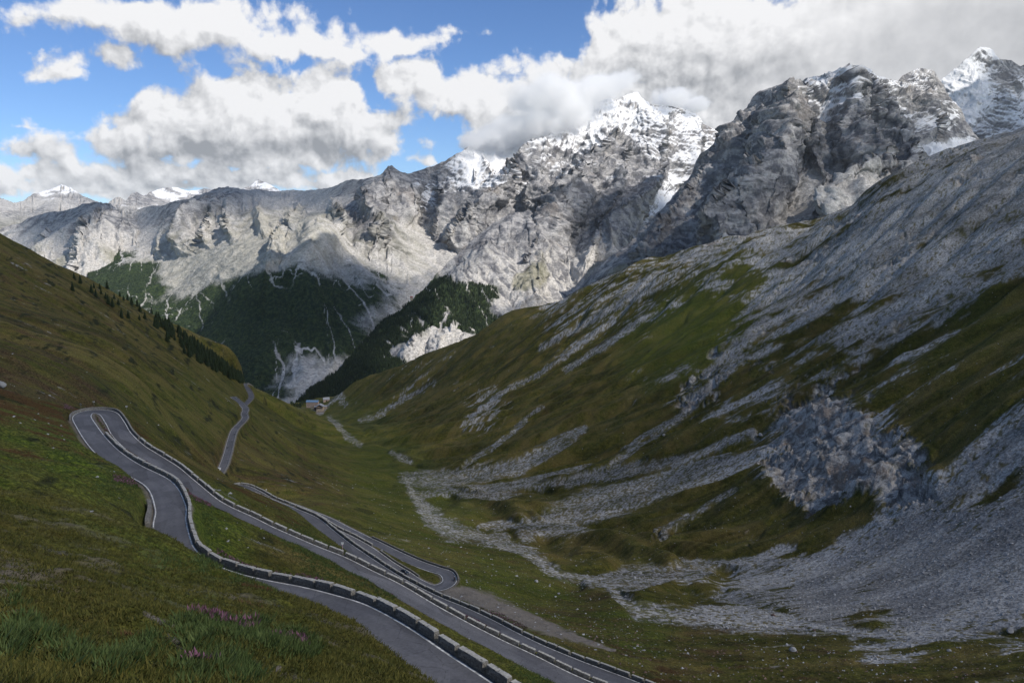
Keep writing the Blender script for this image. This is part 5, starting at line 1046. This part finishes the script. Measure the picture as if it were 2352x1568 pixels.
MB().add([(-9,-.02,13),(9,-.02,13),(0,-.02,18.2),(-9,.4,13),(9,.4,13),(0,.4,18.2)], [(0,1,2),(5,4,3),(0,3,4,1),(1,4,5,2),(2,5,3,0)]).build('gable', M_wood, b2); MB().box(-8.2, 8.2, -1.6, -.05, 9.2, 11.2).build('balcony', M_wood, b2)
p = spot(725.5, 942, 2452); b3 = empty('hotel_wing', p, R(4), 'small dark glazed wing joined to the left of the cream hotel house', 'building'); MB().box(-5, 4.5, 0, 10, -5, 9.5).build('wall', M_wood, b3); windows(b3, M_wood, (-3, 1.5), (1, 4.4), 0, 2.2, 1.8); MB().box(-5.5, 4.7, -.5, 10.5, 9.5, 10.1).build('roof', M_greyroof, b3)
p = spot(750, 922, 2560); b4 = empty('barn', p, R(22), 'pale grey roofed barn on the slope to the right of the hotel', 'barn'); MB().box(-9.5, 9.5, 0, 12, -6, 6.5).build('wall', M_pink2, b4); gable_roof(b4, -9.5, 9.5, 0, 12, 6.5, 6.5, M_greyroof); MB().box(-2, 2, -.1, .1, 0, 4.2).build('door', M_wood, b4)
p = spot(744, 939, 2465); b5 = empty('shed', p, R(8), 'low ochre shed tucked against the right of the cream hotel house', 'shed'); MB().box(-4, 8, 0, 9, -5, 7).build('wall', M_wall, b5); gable_roof(b5, -4, 8, 0, 9, 7, 2.5, M_greyroof); windows(b5, M_wall, (-1.5, 2, 5.5), (2.5,), 0)
p = spot(732, 949, 2415); b6 = empty('parking_deck', p, R(4), 'flat grey parking terrace in front of the cream hotel house', 'terrace'); MB().box(-13, 15, -9, 11, -8, 0.3).build('slab', M_conc, b6); MB().box(-13.4, 15.4, -9.4, -9.0, -8, 1.1).build('parapet', M_stone, b6)
M_hutr = mat_plain('red_roof', (0.30, 0.07, 0.05), 0.7)
p = at_y(945, 686, 3800); hut = empty('mountain_hut', p, R(10), 'tiny red roofed mountain hut on the crest of the wooded spur', 'hut'); MB().box(-6, 6, 0, 8, -8, 7).build('wall', M_wall, hut); gable_roof(hut, -6, 6, 0, 8, 7, 4, M_hutr); windows(hut, M_wall, (-3, 0, 3), (1.5, 4.5), 0)
# cable car pylon behind the right ridge
p = at_y(2071, 414, 1500); pyl = empty('cable_pylon', p, R(15), 'thin pale cable car pylon with a crossbar behind the right ridge', 'pylon')
mb = MB(); Hh = 34.0
for sx in (-1, 1):
    for sy in (-1, 1): mb.tube([(sx*3.2, sy*3.2, -12), (sx*.9, sy*.9, Hh)], .16, 5)
for k in range(7):
    z0, z1 = k*Hh/7, (k+1)*Hh/7; w0, w1 = 2.6-1.7*k/7, 2.6-1.7*(k+1)/7
    for sx, sy, tx, ty in ((-1,-1,1,-1),(1,-1,1,1),(1,1,-1,1),(-1,1,-1,-1)): mb.tube([(sx*w0, sy*w0, z0), (tx*w1, ty*w1, z1)], .08, 4)
M_pyl = mat_plain('pale_steel', (0.5, 0.5, 0.5), 0.5); mb.build('lattice_mast', M_pyl, pyl); MB().tube([(-12,0,Hh),(0,0,Hh+.8),(12,0,Hh)], .35, 6).build('crossbar', M_pyl, pyl)
# ------------------------------------------------------------------ conifers on the left crest
def conifer_meshes(seed, h=9.0):
    g_ = np.random.default_rng(seed); V, Q, T = [], [], []
    n = 190
    for i in range(n):          # drooping sprays around the stem, dense below, thin toward the tip
        t = (i+.5)/n; z = h*(.10+.88*t); L = (1-t)**.75*h*.235*(.65+.6*g_.random())+.16; a = i*2.399+g_.normal(0, .3); c, s_ = math.cos(a), math.sin(a); w = L*.42; dr = L*(.28+.35*g_.random())
        o = len(V); V += [(c*.05, s_*.05, z+.25), (c*L*.55-s_*w, s_*L*.55+c*w, z-dr*.4), (c*L, s_*L, z-dr), (c*L*.55+s_*w, s_*L*.55-c*w, z-dr*.4)]; Q.append((o, o+1, o+2, o+3)); T += [g_.random()*.4, g_.random()*.8, .5+.5*g_.random(), g_.random()*.8]
    me = raw_mesh('crown', np.array(V), np.array(Q), dict(tone=np.array(T))); me.materials.append(M_needle)
    tr = MB().tube([(0,0,-1.2),(0,0,h*.4),(0,0,h*.97)], [.24,.15,.02], 6).mesh('trunk'); tr.materials.append(M_bark); return me, tr
CON = [conifer_meshes(900+i, 9.0) for i in range(4)]
def conifer(p, sc, label, group, k):
    cr, tr = CON[k % 4]; o = bpy.data.objects.new('conifer', None); C.objects.link(o); o.location = p; o.rotation_euler = (0, 0, k*1.7); o.scale = (sc*(1.0+.25*((k*3) % 5)/5),)*2+(sc,); tag(o, label, 'conifer', group)
    for nm, me in (('trunk', tr), ('crown', cr)): c = bpy.data.objects.new(nm, me); C.objects.link(c); c.parent = o
rt = np.random.default_rng(21); spots = []
lone = [(765,590),(802,622),(885,640),(895,556),(845,598),(905,682),(940,702),(1002,618),(1065,640),(1032,652),(1170,748),(1147,702),(1265,757),(1312,782),(1165,815),(1210,805),(1016,797),(1072,800),(620,470),(607,572),(672,512),(785,548),(835,560),(990,690),(1100,690),(955,640)]
for cx_, cy_ in lone: spots.append((.2751*cx_, 511+.275*cy_, 0))
crest = [(366,736),(420,772),(480,818),(530,856),(556,874)]; low = [(316,734),(385,795),(454,838),(520,868),(556,884)]
while len(spots) < 285:
    X = 352+(560-352)*rt.random()**.8; y0, y1 = poly(crest, X), poly(low, X); u = rt.random()**1.9; Y = y0-1+u*(y1-y0)
    if rt.random() < 1-.6*u: spots.append((X, Y, 1))
for cx_, cy_ in [(20,520),(60,560),(100,600),(140,610),(180,640),(215,650),(250,620),(290,600),(330,560),(370,540),(400,530),(430,545),(120,640),(200,600),(300,640),(40,600),(350,590),(270,660)]: spots.append((666.4+.0833*cx_, 880+.0833*cy_, 2))
lone_lab = ['lone dark conifer standing apart on the grass below the left crest', 'scattered dark conifer on the upper left crest']
k = 0
for X, Y, kind in sorted(spots):
    p = None
    for dy in (0, 1.5, 3, 5):
        p = hit(X, Y+dy)
        if p is not None and np.hypot(p[0], p[1]) < (3200 if kind == 2 else 1500): break
    if p is None or np.hypot(p[0], p[1]) > (3200 if kind == 2 else 1500): continue
    if kind == 2: conifer(p-np.array([0,0,.2]), 1.0+.6*rt.random(), 'dark conifer in the small clump on the edge to the left of the hotel', 'conifers beside the hotel', k); k += 1; continue
    if kind == 0: conifer(p-np.array([0,0,.2]), .85+.6*rt.random(), lone_lab[0] if Y > poly([(100,600),(290,690),(560,878)], X)+8 else lone_lab[1], 'scattered conifers on the left slope', k)
    else: conifer(p-np.array([0,0,.2]), .95+.85*rt.random(), 'dark conifer among the dense band of trees along the left crest', 'dense conifers along the left crest', k)
    k += 1
# ------------------------------------------------------------------ far woods on the two spurs: one mass of many small spruces
def wood(P, Fm, n, hmin, hmax, seed, label, name, xr=None):
    g_ = np.random.default_rng(seed); w = (Fm > .5)*1.0; w[:, -4:] = 0; d = np.linalg.norm(P, axis=-1); w *= (d/3500)**2
    w = (w/w.sum()).ravel(); idx = g_.choice(w.size, n, p=w); B = P.reshape(-1, 3)[idx]+g_.normal(0, 2.5, (n, 3))*np.array([1, 1, .3]); h = hmin+(hmax-hmin)*g_.random(n)
    m = 6; V = np.empty((n, 2*m+2, 3)); ang = np.arange(m)*2*np.pi/m
    rot = g_.random(n)[:, None]*6.28; r1 = h[:, None]*.22*(.75+.5*g_.random((n, m))); r2 = h[:, None]*.13*(.7+.6*g_.random((n, m)))
    for k, (r_, z) in enumerate(((r1, .05), (r2, .48))): V[:, k*m:(k+1)*m, 0] = B[:, :1]+np.cos(ang+rot)*r_; V[:, k*m:(k+1)*m, 1] = B[:, 1:2]+np.sin(ang+rot)*r_; V[:, k*m:(k+1)*m, 2] = B[:, 2:]+(h*z)[:, None]*(.8+.4*g_.random((n, m)))
    V[:, 2*m] = B+np.stack([h*0, h*0, h*.62], 1); V[:, 2*m+1] = B+np.stack([h*0, h*0, h], 1)
    T = []
    for j in range(m): T += [(j, (j+1) % m, 2*m), (m+j, m+(j+1) % m, 2*m+1)]
    Q = (np.arange(n)[:, None, None]*(2*m+2)+np.array(T)[None]).reshape(-1, 3); tone = np.repeat(g_.random(n)[:, None], 2*m+2, 1)*.7; tone[:, -1] += .3
    return tag(link(name, raw_mesh(name, V.reshape(-1, 3), Q, dict(tone=tone.ravel())), M_needle), label, kind='stuff')
wood(P4, F4, 9000, 9, 19, 31, 'dark spruce forest on the spur behind the hotel', 'spruce_forest')
wood(P3, F3, 9000, 4, 10, 32, 'dark dwarf pine and spruce wood on the foot of the pale range', 'pine_forest')
# ------------------------------------------------------------------ loose stones on the screes and in the stream bed
def visible_points(n, seed, weight):
    g_ = np.random.default_rng(seed); w = weight*np.gradient(g[..., 0], axis=0)*RR*DRR; m = (Xp > -30) & (Xp < 2400) & (Yp < 1600); w = np.where(m, np.maximum(w, 0), 0); w[:, :3] = 0
    p = (w/w.sum()).ravel(); i = g_.choice(p.size, n, p=p); x = GX.ravel()[i]*(1+g_.normal(0, .0006, n)); y = GY.ravel()[i]*(1+g_.normal(0, .0015, n)); return x, y, gz(x, y), g_
def stones(n, seed, weight, s0, s1, name, label, mat):
    x, y, z, g_ = visible_points(n, seed, weight); sz = s0*(s1/s0)**(g_.random(n)**3); m = 6; base = np.array([(1,0,0),(-.9,.1,0),(0,1,0),(.1,-.9,0),(0,0,.8),(0,0,-.7)])
    V = base[None]*(.6+.7*g_.random((n, 6, 1)))+g_.normal(0, .18, (n, 6, 3)); ro = g_.random(n)*6.28; c, s_ = np.cos(ro)[:, None], np.sin(ro)[:, None]
    V = np.stack([V[..., 0]*c-V[..., 1]*s_, V[..., 0]*s_+V[..., 1]*c, V[..., 2]*.8], -1)*(sz/2)[:, None, None]; V += np.stack([x, y, z+sz*.12], 1)[:, None]
    T = [(0,2,4),(2,1,4),(1,3,4),(3,0,4),(2,0,5),(1,2,5),(3,1,5),(0,3,5)]; Q = (np.arange(n)[:, None, None]*6+np.array(T)[None]).reshape(-1, 3)
    return tag(link(name, raw_mesh(name, V.reshape(-1, 3), Q), mat), label, kind='stuff')
off = (rdist > 6)
stones(26000, 51, (scree*1.0+.03*side)*off*sstep(130, 200, RR)*(RR < 950)*(300/RR)**1.2, .35, 1.7, 'rubble', 'loose pale stones strewn over the scree and the stream bed', M_stones)
stones(4600, 52, (1-scree)*off*sstep(90, 160, RR)*(.4*side+.06)*(RR < 900)*(200/RR), .25, 1.1, 'scattered_stones', 'pale stones scattered in the grass of the slopes', M_stones)
stones(420, 53, (1-scree)*off*sstep(330, 300, RR)*sstep(120, 200, RR)*(Yp > 1380)*(Xp > 1350), .5, 1.5, 'reddish_stones', 'small reddish stones in the grass of the valley bottom', M_redstone)
def boulder(X, Y, size, label, mat, seed):
    p = hit(X, Y)
    if p is None: return
    bm = bmesh.new(); bmesh.ops.create_icosphere(bm, subdivisions=3, radius=.5); g_ = np.random.default_rng(seed); cut = [(Vector(g_.normal(0, 1, 3)).normalized(), .30+.13*g_.random()) for _ in range(9)]
    for v in bm.verts:
        for d, k_ in cut:
            q = v.co.dot(d)
            if q > k_: v.co -= d*(q-k_)*.92
        v.co *= 1+.05*float(perlin(np.array([v.co.x*5+seed]), np.array([v.co.y*5+v.co.z*4]), 3)[0])
    me = bpy.data.meshes.new('boulder'); bm.to_mesh(me); bm.free(); o = link('boulder', me, mat); o.location = p+np.array([0, 0, size*.18]); o.scale = (size, size*.8, size*.72); o.rotation_euler = (0, 0, seed); tag(o, label, 'boulder')
BO = [(2320,1450,3.4,'big pale boulder beside the stream bed at the right edge',0),(1820,1495,3.6,'pale boulder lying in the grass below the stream bed',0),(1776,1414,2.6,'reddish brown boulder at the foot of the wide scree',1),(1684,1453,2.2,'whitish boulder in the gravel near the stream bend',0),(1672,1443,1.5,'small boulder touching the whitish boulder near the stream bend',0),
  (1470,1316,3.2,'flat pale boulder on the dark grass knoll above the stream',0),(1458,1328,2.6,'bright squarish boulder below the flat pale boulder on the knoll',0),(1487,1337,1.6,'little white boulder right of the bright squarish boulder',0),(1500,1310,2.0,'pale boulder at the right end of the knoll group',0),(1614,1176,2.0,'pale boulder in the grass under the great scree tongue',0),(1302,1165,2.6,'grey boulder pair member on the grass between the scree tongues, left one',0),(1218,1140,2.2,'grey boulder standing alone above the middle scree tongue',0),
  (1232,1336,2.4,'pale boulder on the green bank left of the stream',0),(1262,1346,1.7,'small pale boulder on the green bank nearest the stream',0),(1283,1364,1.6,'small boulder lowest on the green bank',0),(975,1208,1.8,'pale boulder on the grass left of the stream bend',0),(1100,1120,2.2,'grey boulder on the grass above the first scree tongue',0),(2180,1495,1.8,'white angular stone low in the valley grass',0),(2110,1455,2.0,'pale boulder in the middle of the stream bed at right',0),(1900,1590,1.5,'brownish stone near the bottom edge',1),(1870,1447,1.3,'small red stone by the stream bed',1),(0,888,4.5,'whitish rock at the left edge of the grass slope',0),(1525,1000,4.0,'large pale boulder on the steep right slope',0),(1747,1000,5.0,'pale rock knob left of the crag',0),(1085,1195,1.6,'small grey boulder beside the stream fork',0)]
for i, (X, Y, s_, lab, mt) in enumerate(BO): boulder(X, Y, s_, lab, M_redstone if mt else M_stones, 70+i)
# ------------------------------------------------------------------ grass, herbs and fireweed
def blades(x, y, z, g_, n_per, hgt, wid, lean, name, mat, label, tone, spread):
    n = len(x); k = n_per; a = g_.random((n, k))*6.283; hh = hgt[:, None]*(.55+.7*g_.random((n, k))); rr_ = spread[:, None]*np.sqrt(g_.random((n, k))); bx = x[:, None]+np.cos(a)*rr_; by = y[:, None]+np.sin(a)*rr_; bz = z[:, None]-.05+0*a
    l = lean*hh*(.3+g_.random((n, k))); a2 = a+g_.normal(0, .6, (n, k)); tx, ty = bx+np.cos(a2)*l, by+np.sin(a2)*l; px, py = -np.sin(a2+1.2*g_.normal(0, 1, (n, k))), np.cos(a2); w = wid*(.6+.8*g_.random((n, k)))
    V = np.stack([np.stack([bx-px*w, by-py*w, bz], -1), np.stack([bx+px*w, by+py*w, bz], -1), np.stack([tx, ty, bz+hh], -1)], 2).reshape(-1, 3); Q = np.arange(len(V)).reshape(-1, 3)
    t = np.clip(tone[:, None]+.25*g_.normal(0, 1, (n, k)), 0, 1); t = np.repeat(t[..., None], 3, -1); t[..., 2] = np.clip(t[..., 2]+.15, 0, 1)
    return tag(link(name, raw_mesh(name, V, Q, dict(tone=t.ravel())), mat), label, kind='stuff')
fore = off*(RR < 330)*(1-side)*(1-.75*dirt)*(60/np.maximum(RR, 25))**1.55
far_t = np.clip(.35+.6*fbm(GX/11, GY/11, 4, 161), 0, 1)
x, y, z, g_ = visible_points(95000, 61, fore*(1-.8*lush)*(1-.65*heath)*(.35+far_t)); blades(x, y, z, g_, 6, .10+.26*g_.random(len(x))**1.6, .040, 1.0, 'meadow_grass', M_grass, 'olive alpine grass tussocks on the near slopes', np.clip(.15+.65*gsample(far_t, x, y)-.35*gsample(dark, x, y), 0, 1), .16+.14*g_.random(len(x)))
x, y, z, g_ = visible_points(26000, 62, fore*sstep(.3, .8, heath)); blades(x, y, z, g_, 5, .16+.2*g_.random(len(x)), .04, .5, 'heath', M_heath, 'reddish brown heath between the grass of the near slopes', g_.random(len(x)), .25+.1*g_.random(len(x)))
HERB = [(60,1450,1),(20,1490,1),(110,1480,1),(160,1520,.8),(430,1445,1),(480,1452,1),(540,1455,.9),(580,1445,.8),(650,1485,1),(690,1490,.9),(610,1480,.8),(450,1510,.8),(520,1530,1),(430,1545,.8),(560,1550,.8),(300,1510,.7),(340,1490,.5),(250,1540,.8),(700,1250,.8),(740,1270,.9),(780,1290,.8),(720,1300,.7),(680,1230,.6),(455,1190,.8),(470,1225,.6),(480,1290,.7),(560,1315,.5),(830,1330,.6),(880,1370,.5),(620,1330,.6),(150,1050,.4),(250,1110,.5),(300,1130,.5),(760,1340,.6),(1250,1560,.7),(1200,1540,.5),(30,1380,.3),(380,1290,.3)]
hf = lattice(HERB, 0.0, 17, .25)(Xw, Yw)*off*(1-side); x, y, z, g_ = visible_points(15000, 63, hf**1.5*(60/np.maximum(RR, 25))**1.2*(RR < 330)); blades(x, y, z, g_, 8, .22+.38*g_.random(len(x))**2, .045, .9, 'wild_herbs', M_herb, 'blue green leafy herbs growing in clumps on the near slopes', g_.random(len(x))*.8, .25+.15*g_.random(len(x)))
PINK = [[(225,962,4),(245,990,5),(262,1008,4)],[(268,1099,5),(300,1108,6),(330,1117,5)],[(430,1129,5),(455,1145,7),(480,1158,5)],[(205,1016,4),(243,1040,4)],[(150,935,3),(172,943,3)],[(500,1266,5),(540,1290,7),(579,1308,8),(625,1322,8),(680,1332,8),(734,1338,6)],[(440,1405,5),(475,1418,7),(510,1428,6)],[(520,1432,4),(585,1442,4)],[(617,1464,4),(650,1466,4),(700,1480,5)],[(425,1525,3),(495,1534,4)],[(1052,1385,4),(1090,1397,6),(1141,1415,7),(1207,1443,5)],[(1042,1408,4),(1100,1430,6),(1166,1454,5)],[(759,1217,3),(850,1280,3),(935,1335,4),(990,1372,3)],[(900,1362,3),(980,1395,4)],[(340,1100,3),(420,1130,3)],[(1000,1555,4),(1080,1545,3)],[(1180,1490,4),(1290,1540,5)],[(300,1005,2),(345,1035,2)],[(330,1060,3),(352,1078,3)],[(690,1242,3),(730,1262,3)],[(560,1100,2),(660,1140,3)]]
pf = np.zeros(GX.shape)
for t in PINK: pf = np.maximum(pf, sstep(-.5, .4, tongue(Xw, Yw, t)+.3*clump))
pf *= (rdist > 4.4)*(1-side); x, y, z, g_ = visible_points(15000, 64, pf*(RR < 420)*(120/np.maximum(RR, 90))); hgt = .40+.35*g_.random(len(x))
blades(x, y, z, g_, 5, hgt*.75, .07, .22, 'fireweed_leaves', M_herb, 'green leafy stems of the fireweed clumps', g_.random(len(x))*.6, .22+.1*g_.random(len(x)))
pick = g_.random(len(x)) < .5; blades(x[pick], y[pick], z[pick]+hgt[pick]*.5, g_, 4, hgt[pick]*.5, .06, .5, 'fireweed', M_pink, 'pink fireweed blossom along the road edges and on the near slope', g_.random(pick.sum()), .18+.12*g_.random(pick.sum()))

# ------------------------------------------------------------------ cloud wrapped round the summit of the massif
def summit_cloud():
    """a body of thin vapour: soft lobes broken up by noise"""
    lobes = [(1095,330,40,20),(1135,318,54,34),(1185,302,64,38),(1245,286,66,38),(1300,258,60,44),(1345,222,50,40),(1385,198,46,30),(1430,182,40,22),(1260,225,90,50),(1545,228,50,20),(1600,240,30,16)]
    m = bpy.data.materials.new('vapour'); m.use_nodes = True; t = m.node_tree; n = t.nodes; n.clear(); L = t.links.new
    out = n.new('ShaderNodeOutputMaterial'); pv = n.new('ShaderNodeVolumePrincipled'); pv.inputs['Color'].default_value = (1, 1, 1, 1); pv.inputs['Anisotropy'].default_value = 0
    tc = n.new('ShaderNodeTexCoord'); nz = n.new('ShaderNodeTexNoise'); nz.inputs['Scale'].default_value = .0055; nz.inputs['Detail'].default_value = 7; nz.inputs['Roughness'].default_value = .58; L(tc.outputs['Object'], nz.inputs['Vector'])
    acc = None
    lo, hi = np.full(3, 1e9), np.full(3, -1e9)
    for X, Y, rx, ry in lobes:
        d = 6150+max(0, X-1280)*3.2; c = at_y(X, Y, d); r = np.array([rx*d/FP, 330., ry*d/FP])*1.12; lo, hi = np.minimum(lo, c-r), np.maximum(hi, c+r)
        a = n.new('ShaderNodeVectorMath'); a.operation = 'SUBTRACT'; L(tc.outputs['Object'], a.inputs[0]); a.inputs[1].default_value = c
        b = n.new('ShaderNodeVectorMath'); b.operation = 'DIVIDE'; L(a.outputs[0], b.inputs[0]); b.inputs[1].default_value = r
        l = n.new('ShaderNodeVectorMath'); l.operation = 'LENGTH'; L(b.outputs[0], l.inputs[0]); s_ = n.new('ShaderNodeMath'); s_.operation = 'SUBTRACT'; s_.inputs[0].default_value = 1.0; L(l.outputs['Value'], s_.inputs[1])
        if acc is None: acc = s_.outputs[0]
        else: mm = n.new('ShaderNodeMath'); mm.operation = 'SMOOTH_MAX'; L(acc, mm.inputs[0]); L(s_.outputs[0], mm.inputs[1]); mm.inputs[2].default_value = .15; acc = mm.outputs[0]
    ad = n.new('ShaderNodeMath'); ad.operation = 'MULTIPLY_ADD'; L(nz.outputs['Fac'], ad.inputs[0]); ad.inputs[1].default_value = 2.1; L(acc, ad.inputs[2])
    rp = n.new('ShaderNodeMapRange'); rp.interpolation_type = 'SMOOTHSTEP'; L(ad.outputs[0], rp.inputs[0]); rp.inputs[1].default_value = 1.14; rp.inputs[2].default_value = 1.62; rp.inputs[4].default_value = .012
    L(rp.outputs[0], pv.inputs['Density']); L(pv.outputs[0], out.inputs['Volume'])
    o = MB().box(lo[0], hi[0], lo[1], hi[1], lo[2], hi[2]).build('clouds', m); tag(o, 'white cloud drifting across the summit of the rocky massif', kind='stuff')
    m.cycles.volume_step_rate = 0.6 if hasattr(m.cycles, 'volume_step_rate') else 1
cy.volume_bounces = 16; cy.volume_max_steps = 64
summit_cloud()
# ------------------------------------------------------------------ thin mountain air
hm = bpy.data.materials.new('thin_air'); hm.use_nodes = True; ht = hm.node_tree; ht.nodes.clear()
ho = ht.nodes.new('ShaderNodeOutputMaterial'); hv = ht.nodes.new('ShaderNodeVolumePrincipled'); hv.inputs['Color'].default_value = (.80, .90, 1.0, 1); hv.inputs['Density'].default_value = HAZE
ht.links.new(hv.outputs[0], ho.inputs['Volume'])
tag(MB().box(-30000, 30000, -6000, 30000, -1601, 1420).build('haze', hm), 'thin bluish air that pales the far mountains', kind='stuff')
